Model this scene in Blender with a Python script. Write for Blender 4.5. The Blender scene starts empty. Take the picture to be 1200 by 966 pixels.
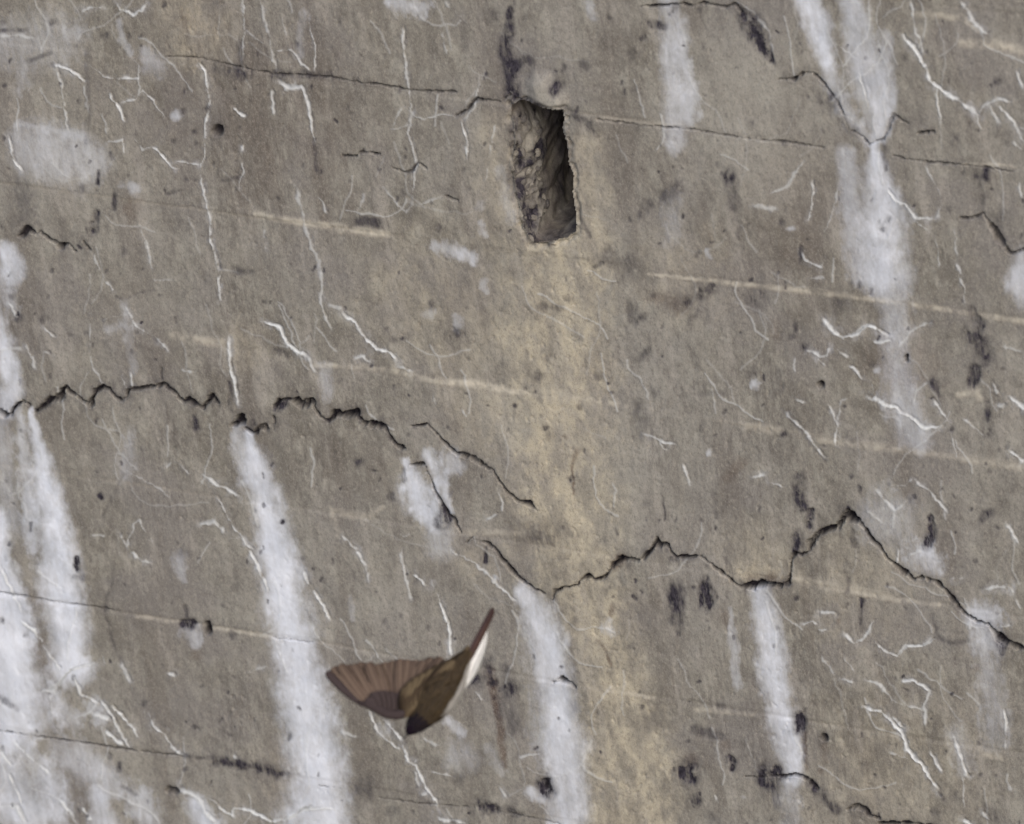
import bpy, math
import numpy as np
from mathutils import Matrix, Vector

# ------------------------------------------------------------------ camera, sky, sun, exposure
scene = bpy.context.scene
PW, PH = 1200.0, 966.0                       # size of the photograph the features were measured on
CENTRE = np.array([0.0, 0.0, 1.9])           # the wall face is the plane y = 0, the camera on its -y side
DIST, VIEW_W = 8.0, 0.90
AZ, EL, ROLL = math.radians(30), math.radians(30), math.radians(8)
sa, ca, se, ce = math.sin(AZ), math.cos(AZ), math.sin(EL), math.cos(EL)
FWD = np.array([-sa * ce, ca * ce, -se])
r0 = np.array([ca, sa, 0.0]); u0 = np.array([-sa * se, ca * se, ce])
RIGHT = r0 * math.cos(ROLL) - u0 * math.sin(ROLL)
UP = r0 * math.sin(ROLL) + u0 * math.cos(ROLL)
CAM = CENTRE - FWD * DIST
FPX = DIST / VIEW_W * PW                     # focal length in photograph pixels
MPP = VIEW_W / PW                            # metres for one photograph pixel at the wall

cd = bpy.data.cameras.new('camera')
cam = bpy.data.objects.new('camera', cd)
scene.collection.objects.link(cam)
cd.sensor_fit = 'HORIZONTAL'; cd.sensor_width = 36.0
cd.lens = 36.0 * DIST / VIEW_W
cd.clip_start = 0.1; cd.clip_end = 2000.0
cam.matrix_world = Matrix(((RIGHT[0], UP[0], -FWD[0], CAM[0]), (RIGHT[1], UP[1], -FWD[1], CAM[1]),
                           (RIGHT[2], UP[2], -FWD[2], CAM[2]), (0, 0, 0, 1)))
scene.camera = cam
cd.dof.use_dof = True; cd.dof.focus_distance = DIST; cd.dof.aperture_fstop = 9.5
scene.cycles.use_denoising = True; scene.cycles.max_bounces = 5; scene.cycles.diffuse_bounces = 3

SUN_DIR = Vector((0.55, -0.52, 0.66)).normalized()      # towards the sun, veiled by cloud
world = bpy.data.worlds.new('World'); scene.world = world; world.use_nodes = True
wn = world.node_tree.nodes; wl = world.node_tree.links
wn.clear()
sky = wn.new('ShaderNodeTexSky'); sky.sky_type = 'NISHITA'; sky.sun_disc = False
sky.sun_elevation = math.asin(SUN_DIR.z); sky.sun_rotation = math.atan2(SUN_DIR.x, SUN_DIR.y)
sky.air_density = 1.0; sky.dust_density = 3.5; sky.ozone_density = 1.0
bg = wn.new('ShaderNodeBackground'); bg.inputs['Strength'].default_value = 0.145
wo = wn.new('ShaderNodeOutputWorld')
wl.new(sky.outputs[0], bg.inputs[0]); wl.new(bg.outputs[0], wo.inputs[0])

sd = bpy.data.lights.new('sun', 'SUN'); sd.energy = 0.8; sd.angle = math.radians(38); sd.color = (1.0, 0.97, 0.94)
sun = bpy.data.objects.new('sun', sd); scene.collection.objects.link(sun)
sun.rotation_euler = SUN_DIR.to_track_quat('Z', 'Y').to_euler()
sun.location = (6, -6, 9)

scene.view_settings.view_transform = 'Standard'; scene.view_settings.look = 'None'
scene.view_settings.gamma = 1.0; scene.view_settings.use_curve_mapping = False
scene.view_settings.exposure = 0.36

rng = np.random.default_rng(11)
COL = scene.collection

# ------------------------------------------------------------------ helpers
def tag(o, label=None, cat=None, group=None, kind=None):
    if label: o['label'] = label
    if cat: o['category'] = cat
    if group: o['group'] = group
    if kind: o['kind'] = kind
    return o

def link(name, mesh, parent=None, mat=None):
    o = bpy.data.objects.new(name, mesh)
    COL.objects.link(o)
    if parent: o.parent = parent
    if mat: mesh.materials.append(mat)
    return o

def np_mesh(name, V, F, attrs=None, normals=None):
    """V (n,3), F (m,4) quads"""
    me = bpy.data.meshes.new(name)
    n, m = len(V), len(F)
    me.vertices.add(n); me.vertices.foreach_set('co', np.ascontiguousarray(V, np.float32).ravel())
    me.loops.add(m * 4); me.loops.foreach_set('vertex_index', np.ascontiguousarray(F, np.int32).ravel())
    me.polygons.add(m); me.polygons.foreach_set('loop_start', np.arange(0, m * 4, 4, dtype=np.int32))
    me.update(calc_edges=True)
    me.polygons.foreach_set('use_smooth', np.ones(m, bool))
    for k, a in (attrs or {}).items():
        at = me.attributes.new(k, 'FLOAT_COLOR', 'POINT')
        at.data.foreach_set('color', np.ascontiguousarray(a, np.float32).ravel())
    if normals is not None:
        me.normals_split_custom_set_from_vertices(normals)
    return me

TAB = rng.random((256, 256)).astype(np.float32) * 2 - 1
def vnoise(x, y, seed=0):
    x = x + seed * 17.31; y = y + seed * 9.77
    fx = np.floor(x); fy = np.floor(y)
    ix = fx.astype(np.int64) & 255; iy = fy.astype(np.int64) & 255
    tx = x - fx; ty = y - fy
    tx = tx * tx * tx * (tx * (tx * 6 - 15) + 10); ty = ty * ty * ty * (ty * (ty * 6 - 15) + 10)
    jx = (ix + 1) & 255; jy = (iy + 1) & 255
    a = TAB[ix, iy]; b = TAB[jx, iy]; c = TAB[ix, jy]; d = TAB[jx, jy]
    return (a + (b - a) * tx) * (1 - ty) + (c + (d - c) * tx) * ty
def fbm(x, y, oct=4, seed=0, gain=0.5):
    s = 0; a = 1.0; t = 0
    x, y = .8 * x - .6 * y, .6 * x + .8 * y
    for k in range(oct):
        s = s + a * (vnoise(x, y, seed + k * 3) + .6 * vnoise(.6 * y + .8 * x + 3.3, .8 * y - .6 * x, seed + k * 3 + 1)) * .8; t += a
        x, y = 2.03 * (.86 * x + .5 * y), 2.03 * (.86 * y - .5 * x); a *= gain
    return s / t
def sstep(e0, e1, x):
    t = np.clip((x - e0) / (e1 - e0), 0, 1); return t * t * (3 - 2 * t)

# pixel of the photograph <-> point of the wall plane
def px_to_wall(px, py):
    x = px - PW / 2; y = PH / 2 - py
    d = FWD[None] * FPX + RIGHT[None] * x[:, None] + UP[None] * y[:, None]
    t = -CAM[1] / d[:, 1]
    p = CAM[None] + d * t[:, None]
    return p[:, 0], p[:, 2]
def wall_to_px(u, v):
    d = np.stack([u - CAM[0], np.full_like(u, -CAM[1]), v - CAM[2]], 1)
    z = d @ FWD
    return (d @ RIGHT) / z * FPX + PW / 2, PH / 2 - (d @ UP) / z * FPX

# ------------------------------------------------------------------ the wall: points of its face
STEP, MARG = 1.22, 72.0
gx = np.arange(-MARG, PW + MARG + STEP, STEP); gy = np.arange(-MARG, PH + MARG + STEP, STEP)
NX, NY = len(gx), len(gy)
PXg, PYg = np.meshgrid(gx, gy)
ui, vi = px_to_wall(PXg.ravel(), PYg.ravel())
NI = NX * NY
idx = np.arange(NI).reshape(NY, NX)
WX0, WX1, WZ0, WZ1, WT = -3.6, 3.6, 0.0, 4.2, 0.45
# boundary loop of the fine patch: top (left to right), right, bottom, left
loop = np.concatenate([idx[0, :-1], idx[:-1, -1], idx[-1, :0:-1], idx[:0:-1, 0]])
nl = [NX - 1, NY - 1, NX - 1, NY - 1]
cor = [(WX0, WZ1), (WX1, WZ1), (WX1, WZ0), (WX0, WZ0)]
ou, ov = [], []
for s in range(4):
    f = np.arange(nl[s]) / nl[s]
    (a, b), (c, d) = cor[s], cor[(s + 1) % 4]
    ou.append(a + (c - a) * f); ov.append(b + (d - b) * f)
ou = np.concatenate(ou); ov = np.concatenate(ov)
NLOOP, KR = len(loop), 72
bu, bv = ui[loop], vi[loop]
ru, rv, prev = [], [], loop
faces = [np.stack([idx[:-1, :-1], idx[1:, :-1], idx[1:, 1:], idx[:-1, 1:]], -1).reshape(-1, 4)]
for k in range(1, KR + 1):
    t = (k / KR) ** 2.6
    ru.append(bu + (ou - bu) * t); rv.append(bv + (ov - bv) * t)
    cur = NI + (k - 1) * NLOOP + np.arange(NLOOP)
    faces.append(np.stack([prev, np.roll(prev, -1), np.roll(cur, -1), cur], 1)[:, ::1])
    prev = cur
U = np.concatenate([ui] + ru); Vv = np.concatenate([vi] + rv)
F = np.concatenate(faces)
PXa, PYa = wall_to_px(U, Vv)
N = len(U)
RX, RY = PXa[NI:], PYa[NI:]

# warped pixel coordinates give every mark a ragged edge
WP = {}
for key, amp, sc in (('crk', 1.5, 4.2), ('fine', 1.7, 7.0), ('vn', 3.2, 11.0), ('mid', 3.4, 15.0), ('big', 7.0, 30.0)):
    o4 = 4 if key != 'big' else 5
    WP[key] = (PXa + amp * fbm(PXa / sc, PYa / sc, o4, 5, .6), PYa + amp * fbm(PXa / sc, PYa / sc, o4, 9, .6))

def window(x0, y0, x1, y1):
    i0 = max(0, int((x0 + MARG) / STEP)); i1 = min(NX, int((x1 + MARG) / STEP) + 2)
    j0 = max(0, int((y0 + MARG) / STEP)); j1 = min(NY, int((y1 + MARG) / STEP) + 2)
    out = []
    if i1 > i0 and j1 > j0: out.append(idx[j0:j1, i0:i1].ravel())
    if x0 < -MARG or y0 < -MARG or x1 > PW + MARG or y1 > PH + MARG:
        out.append(NI + np.nonzero((RX > x0) & (RX < x1) & (RY > y0) & (RY < y1))[0])
    return np.concatenate(out) if out else np.zeros(0, int)

def stroke(pts, warp, soft, grow=1.0, vary=0.0):
    """mask of a line of varying width; pts rows of x, y, full width in photograph pixels"""
    pts = np.asarray(pts, float)
    if len(pts) == 1: pts = np.vstack([pts, pts + [[0.01, 0.01, 0]]])
    m = pts[:, 2].max() * grow + 10
    w = window(pts[:, 0].min() - m, pts[:, 1].min() - m, pts[:, 0].max() + m, pts[:, 1].max() + m)
    x, y = WP[warp][0][w], WP[warp][1][w]
    best = np.full(len(w), 9.0); along = np.zeros(len(w))
    n = len(pts) - 1
    for i in range(n):
        ax, ay, aw = pts[i]; bx, by, bw = pts[i + 1]
        dx, dy = bx - ax, by - ay
        t = np.clip(((x - ax) * dx + (y - ay) * dy) / (dx * dx + dy * dy), 0, 1)
        d = np.hypot(x - ax - t * dx, y - ay - t * dy) / np.maximum(0.5 * (aw + (bw - aw) * t) * grow, 0.4)
        c = d < best
        best = np.where(c, d, best); along = np.where(c, (i + t) / n, along)
    if vary: best = best / np.clip(1 + vary * (RAG[w] * 1.3 + RAG2[w] * 1.2), .3, 1.9)
    return w, sstep(1 + soft, max(1 - soft, 0), best), along

# ------------------------------------------------------------------ what was measured on the wall
# T: origin and enlargement of the coordinates that follow.  Then kind, strength, x,y,width ...
# k crack  p pit  v lime vein  l lime streak or bloom  d dark stain  b brown stain  o ochre  t pale board seam
# g loose dark grain  w paler clean concrete
MARKS = """
T 0 430 3.636
k 1 -60,205,26 0,195,40 20,205,30 45,203,14 70,165,10 100,148,22 125,160,8
k 1 155,188,14 185,168,16 215,140,20 262,130,28 270,95,12 285,80,14 300,100,14 335,125,16 360,150,14 385,155,28 400,125,10 408,100,18 440,88,20 470,95,12 495,130,8 525,145,12 540,130,12 548,100,18 590,95,20 610,88,16 680,80,18 700,70,20 720,90,12 750,105,12 765,130,10 790,150,10 805,140,20 870,170,16 890,140,14 905,122,24 935,155,8
k 1 980,250,14 1010,240,20 1028,225,34 1035,205,14
k 1 1050,262,8 1085,285,12 1105,262,24 1125,258,42 1142,262,12
k .7 1168,210,7 1170,270,8
k .5 690,0,5 694,60,6
d .7 832,205,14 835,265,16
d .6 980,60,10 985,180,14
T 300 440 3.529
k 1 75,135,10 95,105,14 130,98,10 170,110,28 200,120,34 230,110,28 240,135,10 270,175,6 300,192,10 315,180,16 325,155,20 370,165,26 410,160,24
k .8 410,165,8 440,196,10
k 1 440,200,16 490,208,26 530,215,20 545,245,8 575,290,8 600,302,20 615,310,8
d .8 95,130,30 130,110,20
k .9 640,212,4 680,210,8 705,200,8 735,230,8 765,265,10 800,295,10 830,322,10 855,325,20 890,340,22 930,362,20 980,392,10 1000,425,6 1030,470,8 1060,495,10 1090,522,10 1130,528,18 1160,555,4
k .9 640,375,12 685,368,16
k .7 700,380,4 740,480,6 770,530,12 795,575,16 820,595,14 850,650,6
d .8 775,540,16 785,590,50 760,615,36
k .9 870,690,6 895,668,8 930,685,10 960,695,18 990,715,10 1020,760,13 1060,805,14 1100,847,10 1150,880,7 1195,900,8
d .8 948,715,12 950,775,12
d .6 425,360,26
d .5 605,390,14 612,430,14
T 640 560 4.286
k .9 35,612,10 45,570,18 95,548,10 155,540,6 175,510,12 225,492,20 245,510,10 290,500,18 320,465,8
k 1 320,465,8 345,430,22 385,402,24 435,405,30 480,410,14 510,380,20 530,355,10 545,325,20 580,332,28 615,335,20 625,365,10 660,400,10 690,395,16 770,390,16 800,410,16 850,445,20 890,480,12 940,520,12 980,548,16 1030,545,34 1080,528,44 1120,540,26 1160,545,14 1200,535,18
k 1 558,300,14 562,325,40
d .5 655,540,50 650,650,60
d .8 800,560,46 810,620,54
d .4 590,100,8 590,220,8
d .3 850,80,14 850,200,14
d .35 910,400,20 930,500,24
b .8 345,430,40 400,390,36
b .6 340,640,20 335,680,20
o .8 960,480,70 1060,480,90 1160,510,60
b .7 1040,505,44 1130,500,40
T 900 540 4
k 1 0,577,16 50,590,22 95,575,18 105,520,8 110,460,12 125,435,14 160,440,6 190,425,16 200,385,34 235,345,20 270,325,18 330,310,26 355,270,24 380,255,46 420,285,28 455,320,14 490,375,14 520,400,12 560,460,10 600,490,14 645,525,20 685,558,8 720,545,20 795,570,18 830,605,12 870,655,16 920,715,13 980,755,10 1035,770,14 1060,800,26 1085,830,34 1130,855,22 1170,870,32 1200,880,14 1300,930,20 1420,960,12
d .75 150,75,34 140,170,50 165,220,40
d 1 205,240,22 185,310,26
d .7 140,350,34 130,420,20
d .7 378,225,24 382,250,40
d .8 762,270,22 765,340,36 745,395,36
d .6 1045,245,30
d .4 1020,250,30 985,290,18
d .7 390,75,16
d .5 430,130,24
d .7 432,655,12 440,690,8
d .4 770,720,14 800,830,14 870,860,18 930,840,16
d .6 1095,850,36 1100,900,18
d .4 370,560,24 365,620,14
d .3 405,400,16
T 800 0 3
k .9 -150,25,6 -60,20,8 0,15,9 30,22,9 75,12,9 110,20,8 150,25,10 185,15,13 205,45,14
d .9 205,40,30 235,85,60 285,165,36 310,215,14
k .9 340,280,8 390,278,12 420,260,15 455,255,19 480,275,10 500,300,8
k .5 500,300,6 545,360,6 585,455,10 630,480,11 655,510,8 675,500,9 705,490,9 740,405,13 790,435,6
k .7 830,470,9 880,462,9
d .7 950,490,26
d .5 515,360,56
d .5 600,470,26
k .6 975,770,8 1030,765,12 1055,752,10 1080,790,18 1110,840,22 1150,895,8 1195,880,12 1300,920,8
d .7 1052,612,40
d .5 1045,650,12 1055,720,12
d .7 165,610,34
d .45 170,640,30 185,720,36
d .3 195,770,22 205,860,16
d .6 345,775,18
d .7 52,895,18
d .7 1105,288,20
d .5 780,200,16
d .6 700,805,16 725,770,16
d .6 415,870,12 412,920,12
d .6 930,735,20
d .4 700,520,24 710,570,18
d .5 240,430,18
d .4 1120,770,40
d .4 820,70,24
t .45 980,580,10 1100,580,10 1200,590,8
k .5 -300,418,6 -150,440,6 0,452,7 90,465,8 230,485,8 380,500,7 500,520,5
k .5 740,550,6 800,562,7 870,572,8 950,578,8 1030,585,6 1160,604,4
T 400 0 3
k .45 -620,200,5 -500,205,6 -350,240,6 -240,262,7 -40,272,6 60,290,7 150,300,6 240,318,8 400,325,8
k .7 400,408,6 440,390,9 465,360,8 480,348,8 560,358,8 595,335,18
d .55 597,450,26 606,560,30 612,690,26
d .6 640,360,26 720,372,16
d .4 640,850,30 740,850,20
d .7 590,40,18 578,120,36 570,180,30 600,270,40 605,325,44
d .8 590,340,44 640,365,40
d .6 640,230,50 600,240,40
k .7 5,550,7 45,552,8 75,535,8 135,540,7
k .5 180,590,6 225,605,7 250,600,7 270,570,5 300,590,7
k .5 370,690,7 410,705,8
d .5 790,380,16 870,440,16 900,480,12
d .75 755,300,38
d .6 1055,130,14
d .6 940,65,16
d .4 1020,190,26
d .4 850,230,26
d .7 1180,15,14 1150,50,10
d .7 1085,85,20 1125,95,26
d .5 1185,660,40 1140,690,34
d .4 1080,720,30 1050,760,20
d .6 60,775,26 130,787,26
d .5 340,800,22
d .5 35,395,12
d .5 45,270,20
d .4 870,830,12 820,700,14
d .4 945,890,50 1010,930,70
d .5 890,940,10 915,925,12
d .3 1150,720,14
d .4 590,10,30
d .4 530,60,40
T 0 0 3
d .7 190,75,18
d .55 0,105,9 95,105,10
d .4 100,215,12 180,182,12
d .6 365,120,22
d .5 15,300,14
p 1 765,460,33
d .7 725,380,16
k .8 65,830,8 75,830,14 95,805,18 130,825,9 140,815,8 180,845,10 215,865,24 240,855,7 265,885,5
k .6 295,850,9 315,880,9
d .85 335,755,20 333,810,22
d .7 350,605,10 342,650,12
d .6 405,680,12 402,735,12
d .45 290,660,26
d .35 70,640,50 90,780,70
d .5 760,240,26 850,262,26
d .5 960,262,22 1160,268,24
d .55 1105,490,10 1115,600,12 1130,603,14
d .4 780,630,9 840,625,10
d .3 310,170,14 310,500,14
d .4 580,680,8 640,668,8
d .5 820,950,18 880,955,18
d .4 430,885,24
d .4 840,150,20 850,260,24
b .5 460,730,60
b .4 650,70,50
d .6 610,500,14
d .5 640,390,16
d .5 685,465,12
T 0 322 3
d .6 155,150,20
d .5 65,155,22
d .5 960,270,15 1010,280,15
d .4 410,75,7 440,85,8 460,70,7 500,65,7 540,50,6
d .6 565,72,12
g .5 600,560,140 620,760,70
g .5 780,90,160 900,150,100
g .45 1090,560,120 1130,680,160
g .4 650,860,60
d .25 360,850,10 430,700,10
d .4 690,515,14
T 400 322 3
d .45 705,115,26 770,118,22
d .4 690,150,10
d .45 800,80,20
d .5 1020,110,26 1030,160,30
d .4 1060,145,24
d .45 1045,300,18 1080,265,16
d .5 315,110,26
d .5 410,205,28
d .4 180,230,24
b .8 790,568,20
b .7 830,620,18 808,690,6 820,770,6
d .3 735,570,34
d .5 690,360,24
d .45 725,300,18
d .5 840,460,18
d .4 905,360,24
d .4 640,905,70
d .4 730,910,70
d .35 1040,470,44 1060,540,60
b .5 1100,80,40 1190,105,50
d .3 1170,100,60
d .6 60,662,24
d .6 610,462,14
d .35 1095,420,30
d .3 1075,800,24
g .4 350,190,120 450,230,80
g .45 1080,500,140 1120,640,120
d .3 1125,760,6 1135,860,6
T 800 322 3
d .6 60,60,44 105,50,30
d .65 15,95,28
d .75 265,85,54
d .4 30,150,22
b .6 325,170,26 320,220,26
d .75 425,255,20
p 1 485,388,22
d .5 240,345,28
p .9 785,288,10 785,305,10
d .5 665,315,16
d .85 1018,130,28 1045,180,28
d .75 1000,205,36 1045,240,40
d .5 1060,290,48
d .85 1025,335,34 1018,380,28
d .55 1068,480,20 1075,560,22
d .65 880,380,26 900,425,12
d .65 945,540,18
d .65 360,560,20
d .3 60,420,16 140,412,16
b .4 210,655,30 160,715,30
d .3 350,470,10 500,650,10
d .4 590,30,14
d .3 330,340,30 340,400,24
d .4 560,100,60
d .4 600,580,14
d .35 380,215,20
b .4 760,330,200
g .4 300,300,100 320,500,100
T 0 644 3
d .85 272,30,16 276,65,18
d .5 290,100,20
d .5 370,210,22
d .95 640,265,16 670,265,26
d .5 650,200,12 655,240,10
p 1 728,265,18 730,290,20
d .5 810,300,24
d .7 415,755,13 416,780,13
p .8 595,848,22 618,852,18
d .5 435,835,10 475,862,10
d .7 750,740,28 850,755,28
d .5 920,765,40 970,785,36
d .4 645,15,34
d .6 915,15,12
d .5 1060,30,14
d .5 505,545,24
d .3 400,70,9 370,210,9 390,310,9 430,400,9 460,460,8
g .5 850,520,160 820,640,200
g .4 480,300,80
g .4 940,800,90
b .5 690,370,30
b .5 830,580,20
b .4 140,340,60 190,420,50
b .4 150,540,60
k .34 -200,118,5 0,150,5 90,165,5 200,185,5 360,205,5 420,215,5
k .34 960,310,4 1100,328,4
k .5 -200,605,5 20,640,5 240,672,6 460,708,6 640,728,6
d .5 640,728,12 850,757,20 1020,790,16
k .34 1120,830,4 1200,840,4
d .5 0,515,14 60,560,14
T 400 644 3
d .8 465,465,42
d .65 505,390,36
d .85 522,430,30 530,470,26
b 1 522,430,36 525,440,34 530,470,32 540,520,26 555,600,22 580,760,16
d .5 540,520,16
d .75 600,490,46
d .45 575,430,30
k 1 745,466,8 775,456,20 800,465,24 825,487,8
d .85 715,820,40 725,850,44
p .7 715,815,20 722,840,20
d .85 490,905,46 540,912,26
d .55 590,915,26 640,938,22
d .45 85,838,60
d .4 180,920,34
d .5 1180,150,34 1180,250,40
d .55 900,575,16
d .5 1015,340,12
d .35 825,560,44
d .7 1197,770,12 1197,800,12
b .6 910,320,9 955,410,9
b .5 955,215,14
d .25 820,250,22 820,400,22
k .34 130,870,4 260,890,5 480,905,5 640,935,5 780,965,5
d .4 990,105,20
d .3 1110,600,50
d .3 410,800,30
d .4 600,640,40 580,560,60
T 800 644 3
d .85 75,110,24 88,160,36 85,185,36
d .95 25,780,56 20,800,50
b .5 30,740,40
d .7 45,880,28
d .8 165,725,12 182,745,18 172,772,14
d 1 310,790,62
d .8 330,780,30 290,800,40
d .85 408,590,34 412,625,30
b .7 425,650,16 432,700,12 436,770,10
d .3 425,650,16 432,740,10
p 1 500,660,22
b .5 505,690,26 508,740,16
k .8 220,800,5 290,800,6 360,795,8 400,788,9 440,805,12 475,840,12
d .65 455,820,22 480,850,30 510,885,16 545,920,26
d .5 330,840,26 332,900,18
k .9 580,915,9 610,902,22 640,910,15 660,935,9 690,945,8
k 1 690,963,10 760,962,12 820,965,12 900,975,9
d .5 40,630,24 130,660,24
d .45 130,555,26
b .6 1035,415,22
d .5 415,460,12
d .4 390,530,16
d .65 925,710,13
b .5 485,775,18
b .6 550,250,14
d .5 630,180,12 625,260,10
d .4 105,950,36
d .45 885,920,22
d .4 1075,900,30 1100,950,30
d .4 1040,680,14
g .4 640,950,60
b .5 140,240,50
b .45 150,690,30
T 0 0 3
v 1 700,225,8 722,250,8 732,340,9 733,390,9 720,470,8 718,560,9 708,585,12 715,660,10 735,740,10 745,850,11 772,945,9
v .8 620,568,9 660,572,9 705,580,9
v .8 540,518,9 580,560,9 620,598,8
v .5 465,480,8 500,530,8 540,518,8
v .8 315,225,9 370,275,10 485,275,10 492,250,8
v .8 385,325,7 410,370,8 440,430,8
v .7 430,360,8 480,350,8 500,318,8 540,360,8 575,412,8
v .8 190,225,9 250,240,9 298,285,9
v .8 280,45,16 310,30,12 360,25,9
v .8 410,10,14 425,35,14 470,52,12 500,40,12 515,10,10
l .6 418,80,24 430,130,30 455,190,20
v .8 820,380,12 860,412,12
v .65 850,-60,8 850,0,8 855,100,8 850,210,7
v .5 915,-50,14 915,0,14 935,100,16 960,200,16 970,250,12
v .4 860,110,8 930,155,8
v .5 970,180,8 1020,175,8 1060,230,8 1090,250,7
v .6 1085,60,7 1105,150,7 1108,250,6
l .3 1070,40,24 1050,200,24
v .6 955,320,12 960,400,12
v .75 980,290,20 1010,308,22 1060,305,18 1075,340,12 1100,450,10 1105,500,7
t .75 900,750,14 1020,775,22 1200,800,24
l .8 620,405,28
v .8 855,510,12 853,530,12
v .5 850,570,9 855,600,9 840,660,8
v .8 35,480,9 48,550,9 80,610,7
v .5 380,500,10 430,490,10 440,545,9
v .4 365,400,12 380,470,12
v .5 930,790,12 935,880,12
v .45 1040,650,16 1065,740,16 1085,830,14 1130,950,14
v .5 1120,690,8 1150,750,8
v .5 500,810,12 520,880,12 540,950,12
v .4 330,900,10 350,950,10
l .26 70,470,90 290,490,90
l .24 100,560,120 330,570,130
l .2 150,520,200 280,600,160
l .85 20,880,70 45,960,90
l .25 40,150,180 200,130,200
l .45 520,195,50 550,230,70
l .5 440,650,30 480,665,36
l .4 70,430,22 300,480,26
o .5 640,20,110 660,150,130
v .5 0,125,18 120,130,18
v .5 205,240,10 225,330,10 240,460,10
v .4 115,300,14 80,340,16
l .4 250,120,50 290,110,40
l .35 90,230,40 70,320,40
v .4 300,300,10 310,400,8
v .4 990,60,8 1005,130,8
v .4 1020,0,10 1010,60,8
T 400 0 3
v .65 215,100,9 220,180,12 235,310,12 250,400,12
v .4 215,380,10 180,450,8
v .6 250,400,10 235,470,10 250,530,10 265,570,11 255,650,9 255,720,7
v .45 250,400,8 290,420,8 350,405,8 400,410,8
v .85 425,425,9 440,490,10 445,560,9
v .5 430,425,9 470,380,9 475,330,9 500,260,8
v .45 545,430,8 525,530,8 505,640,7
v .4 150,660,9 230,750,9 260,720,9 350,695,9
t .85 0,805,26 90,815,28 160,825,22
l .8 330,860,40 390,880,46 460,905,36
l .5 490,780,20 500,820,24
v .4 360,10,12 440,80,12
l .75 200,15,60 280,30,50
l .4 860,0,30 885,60,24
l .5 1150,0,60 1165,200,100 1185,380,90 1170,500,70
t .35 900,420,16 1050,432,14 1200,440,12
v .3 80,680,9 60,750,9
l .4 490,720,40
v .4 170,460,9 240,440,9
l .3 560,600,40 600,760,40
l .3 1175,700,60 1160,830,60
v .4 350,120,14 370,190,10
w .5 500,500,140 560,700,120
T 800 0 3
l .85 430,-120,70 440,0,90 480,100,84 500,220,60
l .65 505,240,54 570,380,60 620,460,50 660,505,40
l .6 590,0,90 650,250,120 690,400,100 680,480,60
l .5 715,130,50 720,300,50 690,480,40
l .85 670,505,26 680,600,72 700,700,96 690,850,120 685,966,110
l .5 570,540,60 610,800,90 620,960,80
l .4 740,760,100 750,960,120
l .55 20,300,50 30,400,50
l .5 0,80,40 5,230,40
l .45 1190,900,60 1180,1000,90
v 1 775,120,14 830,185,14 880,300,17 960,350,17 1035,405,17
v .6 800,0,14 820,100,13 850,180,13
v .7 890,310,8 910,445,7
v .7 980,0,15 1010,60,16 1050,110,18 1070,122,12
t .5 820,50,18 910,55,20 990,70,18 1040,110,14
t .7 980,150,26 1110,160,30 1200,185,30 1320,220,26
v .55 1035,405,12 1060,370,12 1110,350,12 1150,355,10
v .5 1080,375,16 1110,435,14
v .7 1110,375,13 1160,430,14 1200,500,14
v .5 1030,400,8 1045,460,6
v .5 1160,500,10 1190,525,10
v .6 1175,250,9 1195,310,9
v .75 715,670,11 740,710,11 780,720,11 820,770,13 890,770,11
v .5 890,770,10 910,720,10 895,660,9 850,580,7
v .6 820,780,14 860,810,12
v .75 460,640,9 455,740,10 440,780,8
v .4 545,660,9 530,750,9 490,820,8
v .4 310,680,12 370,650,12 430,560,10
v .4 250,715,14 340,735,14
l .8 375,800,18 390,800,14
v .75 415,885,11 430,915,11 490,940,11 500,910,9
l .6 92,880,14 98,905,14
v .7 1180,640,12 1195,690,12
v .4 960,810,8 965,900,8
v .4 885,840,8 905,940,8
v .5 530,150,10 600,200,9
v .6 620,250,10 655,390,10
v .5 190,0,14 250,50,16 300,110,16 320,180,14
w .8 200,150,90 300,280,100
v .5 960,930,12 980,966,12
v .45 545,300,14 575,400,16 620,450,14
w .5 180,400,300 260,560,260
T 0 322 3
v .8 775,0,8 775,95,8
v .5 1130,-20,15 1130,100,14 1165,200,12
v .4 1160,100,14 1200,125,14
v .95 920,165,10 985,190,13 1005,240,13 1080,290,15
v .5 1080,290,14 1110,340,14
v .85 805,220,12 810,310,13 825,390,12 840,460,9
v .5 640,330,14 680,340,13
l .4 385,190,30 440,180,30
v .85 440,110,9 465,150,10 490,190,12 540,215,12 600,275,10
t .6 600,210,18 690,225,24 775,240,30
v .5 320,140,9 315,260,9 340,340,9 368,385,8
v .8 430,355,8 448,392,8
v .8 460,345,7 472,390,7
l .3 440,90,30 460,240,34 475,340,24
v .6 375,25,8 400,60,8
v .6 30,95,10 60,150,10
v .5 95,240,12 130,330,11
v .6 155,180,9 195,215,9
v .4 0,265,16 80,255,14
v .5 155,265,12 180,280,12
v .8 710,700,12 760,740,17 840,780,15
v .5 630,665,12 660,700,12
v .5 580,682,10 605,660,10
v .85 765,790,10 800,860,10 850,930,11 880,966,10
v .6 700,880,14 750,870,17 790,910,14
v .4 320,915,12 370,920,12
v .5 410,900,9 450,950,10 470,880,9 490,865,9 540,950,8
v .4 450,690,8 540,740,8 600,785,8
t .4 1160,820,18 1175,870,20 1185,920,18
t .4 1150,822,12 1200,830,14
v .5 810,930,10 860,935,10
l .3 1140,330,40 1150,420,40
l .4 0,10,50 30,100,60
v .4 540,20,14 600,15,14
v .4 430,140,10 360,160,8
l .3 460,560,40 440,700,60
w .5 480,120,200 700,130,160
T 0 0 1
l .8 -20,360,30 5,400,22 14,450,24 8,475,30
l 1 37,478,5 43,510,14 50,550,26 60,610,38 72,690,46 84,780,44
l .8 25,490,10 30,560,14 38,640,14
l 1 -6,600,14 3,650,24 8,720,46 10,800,60 14,850,56
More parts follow.
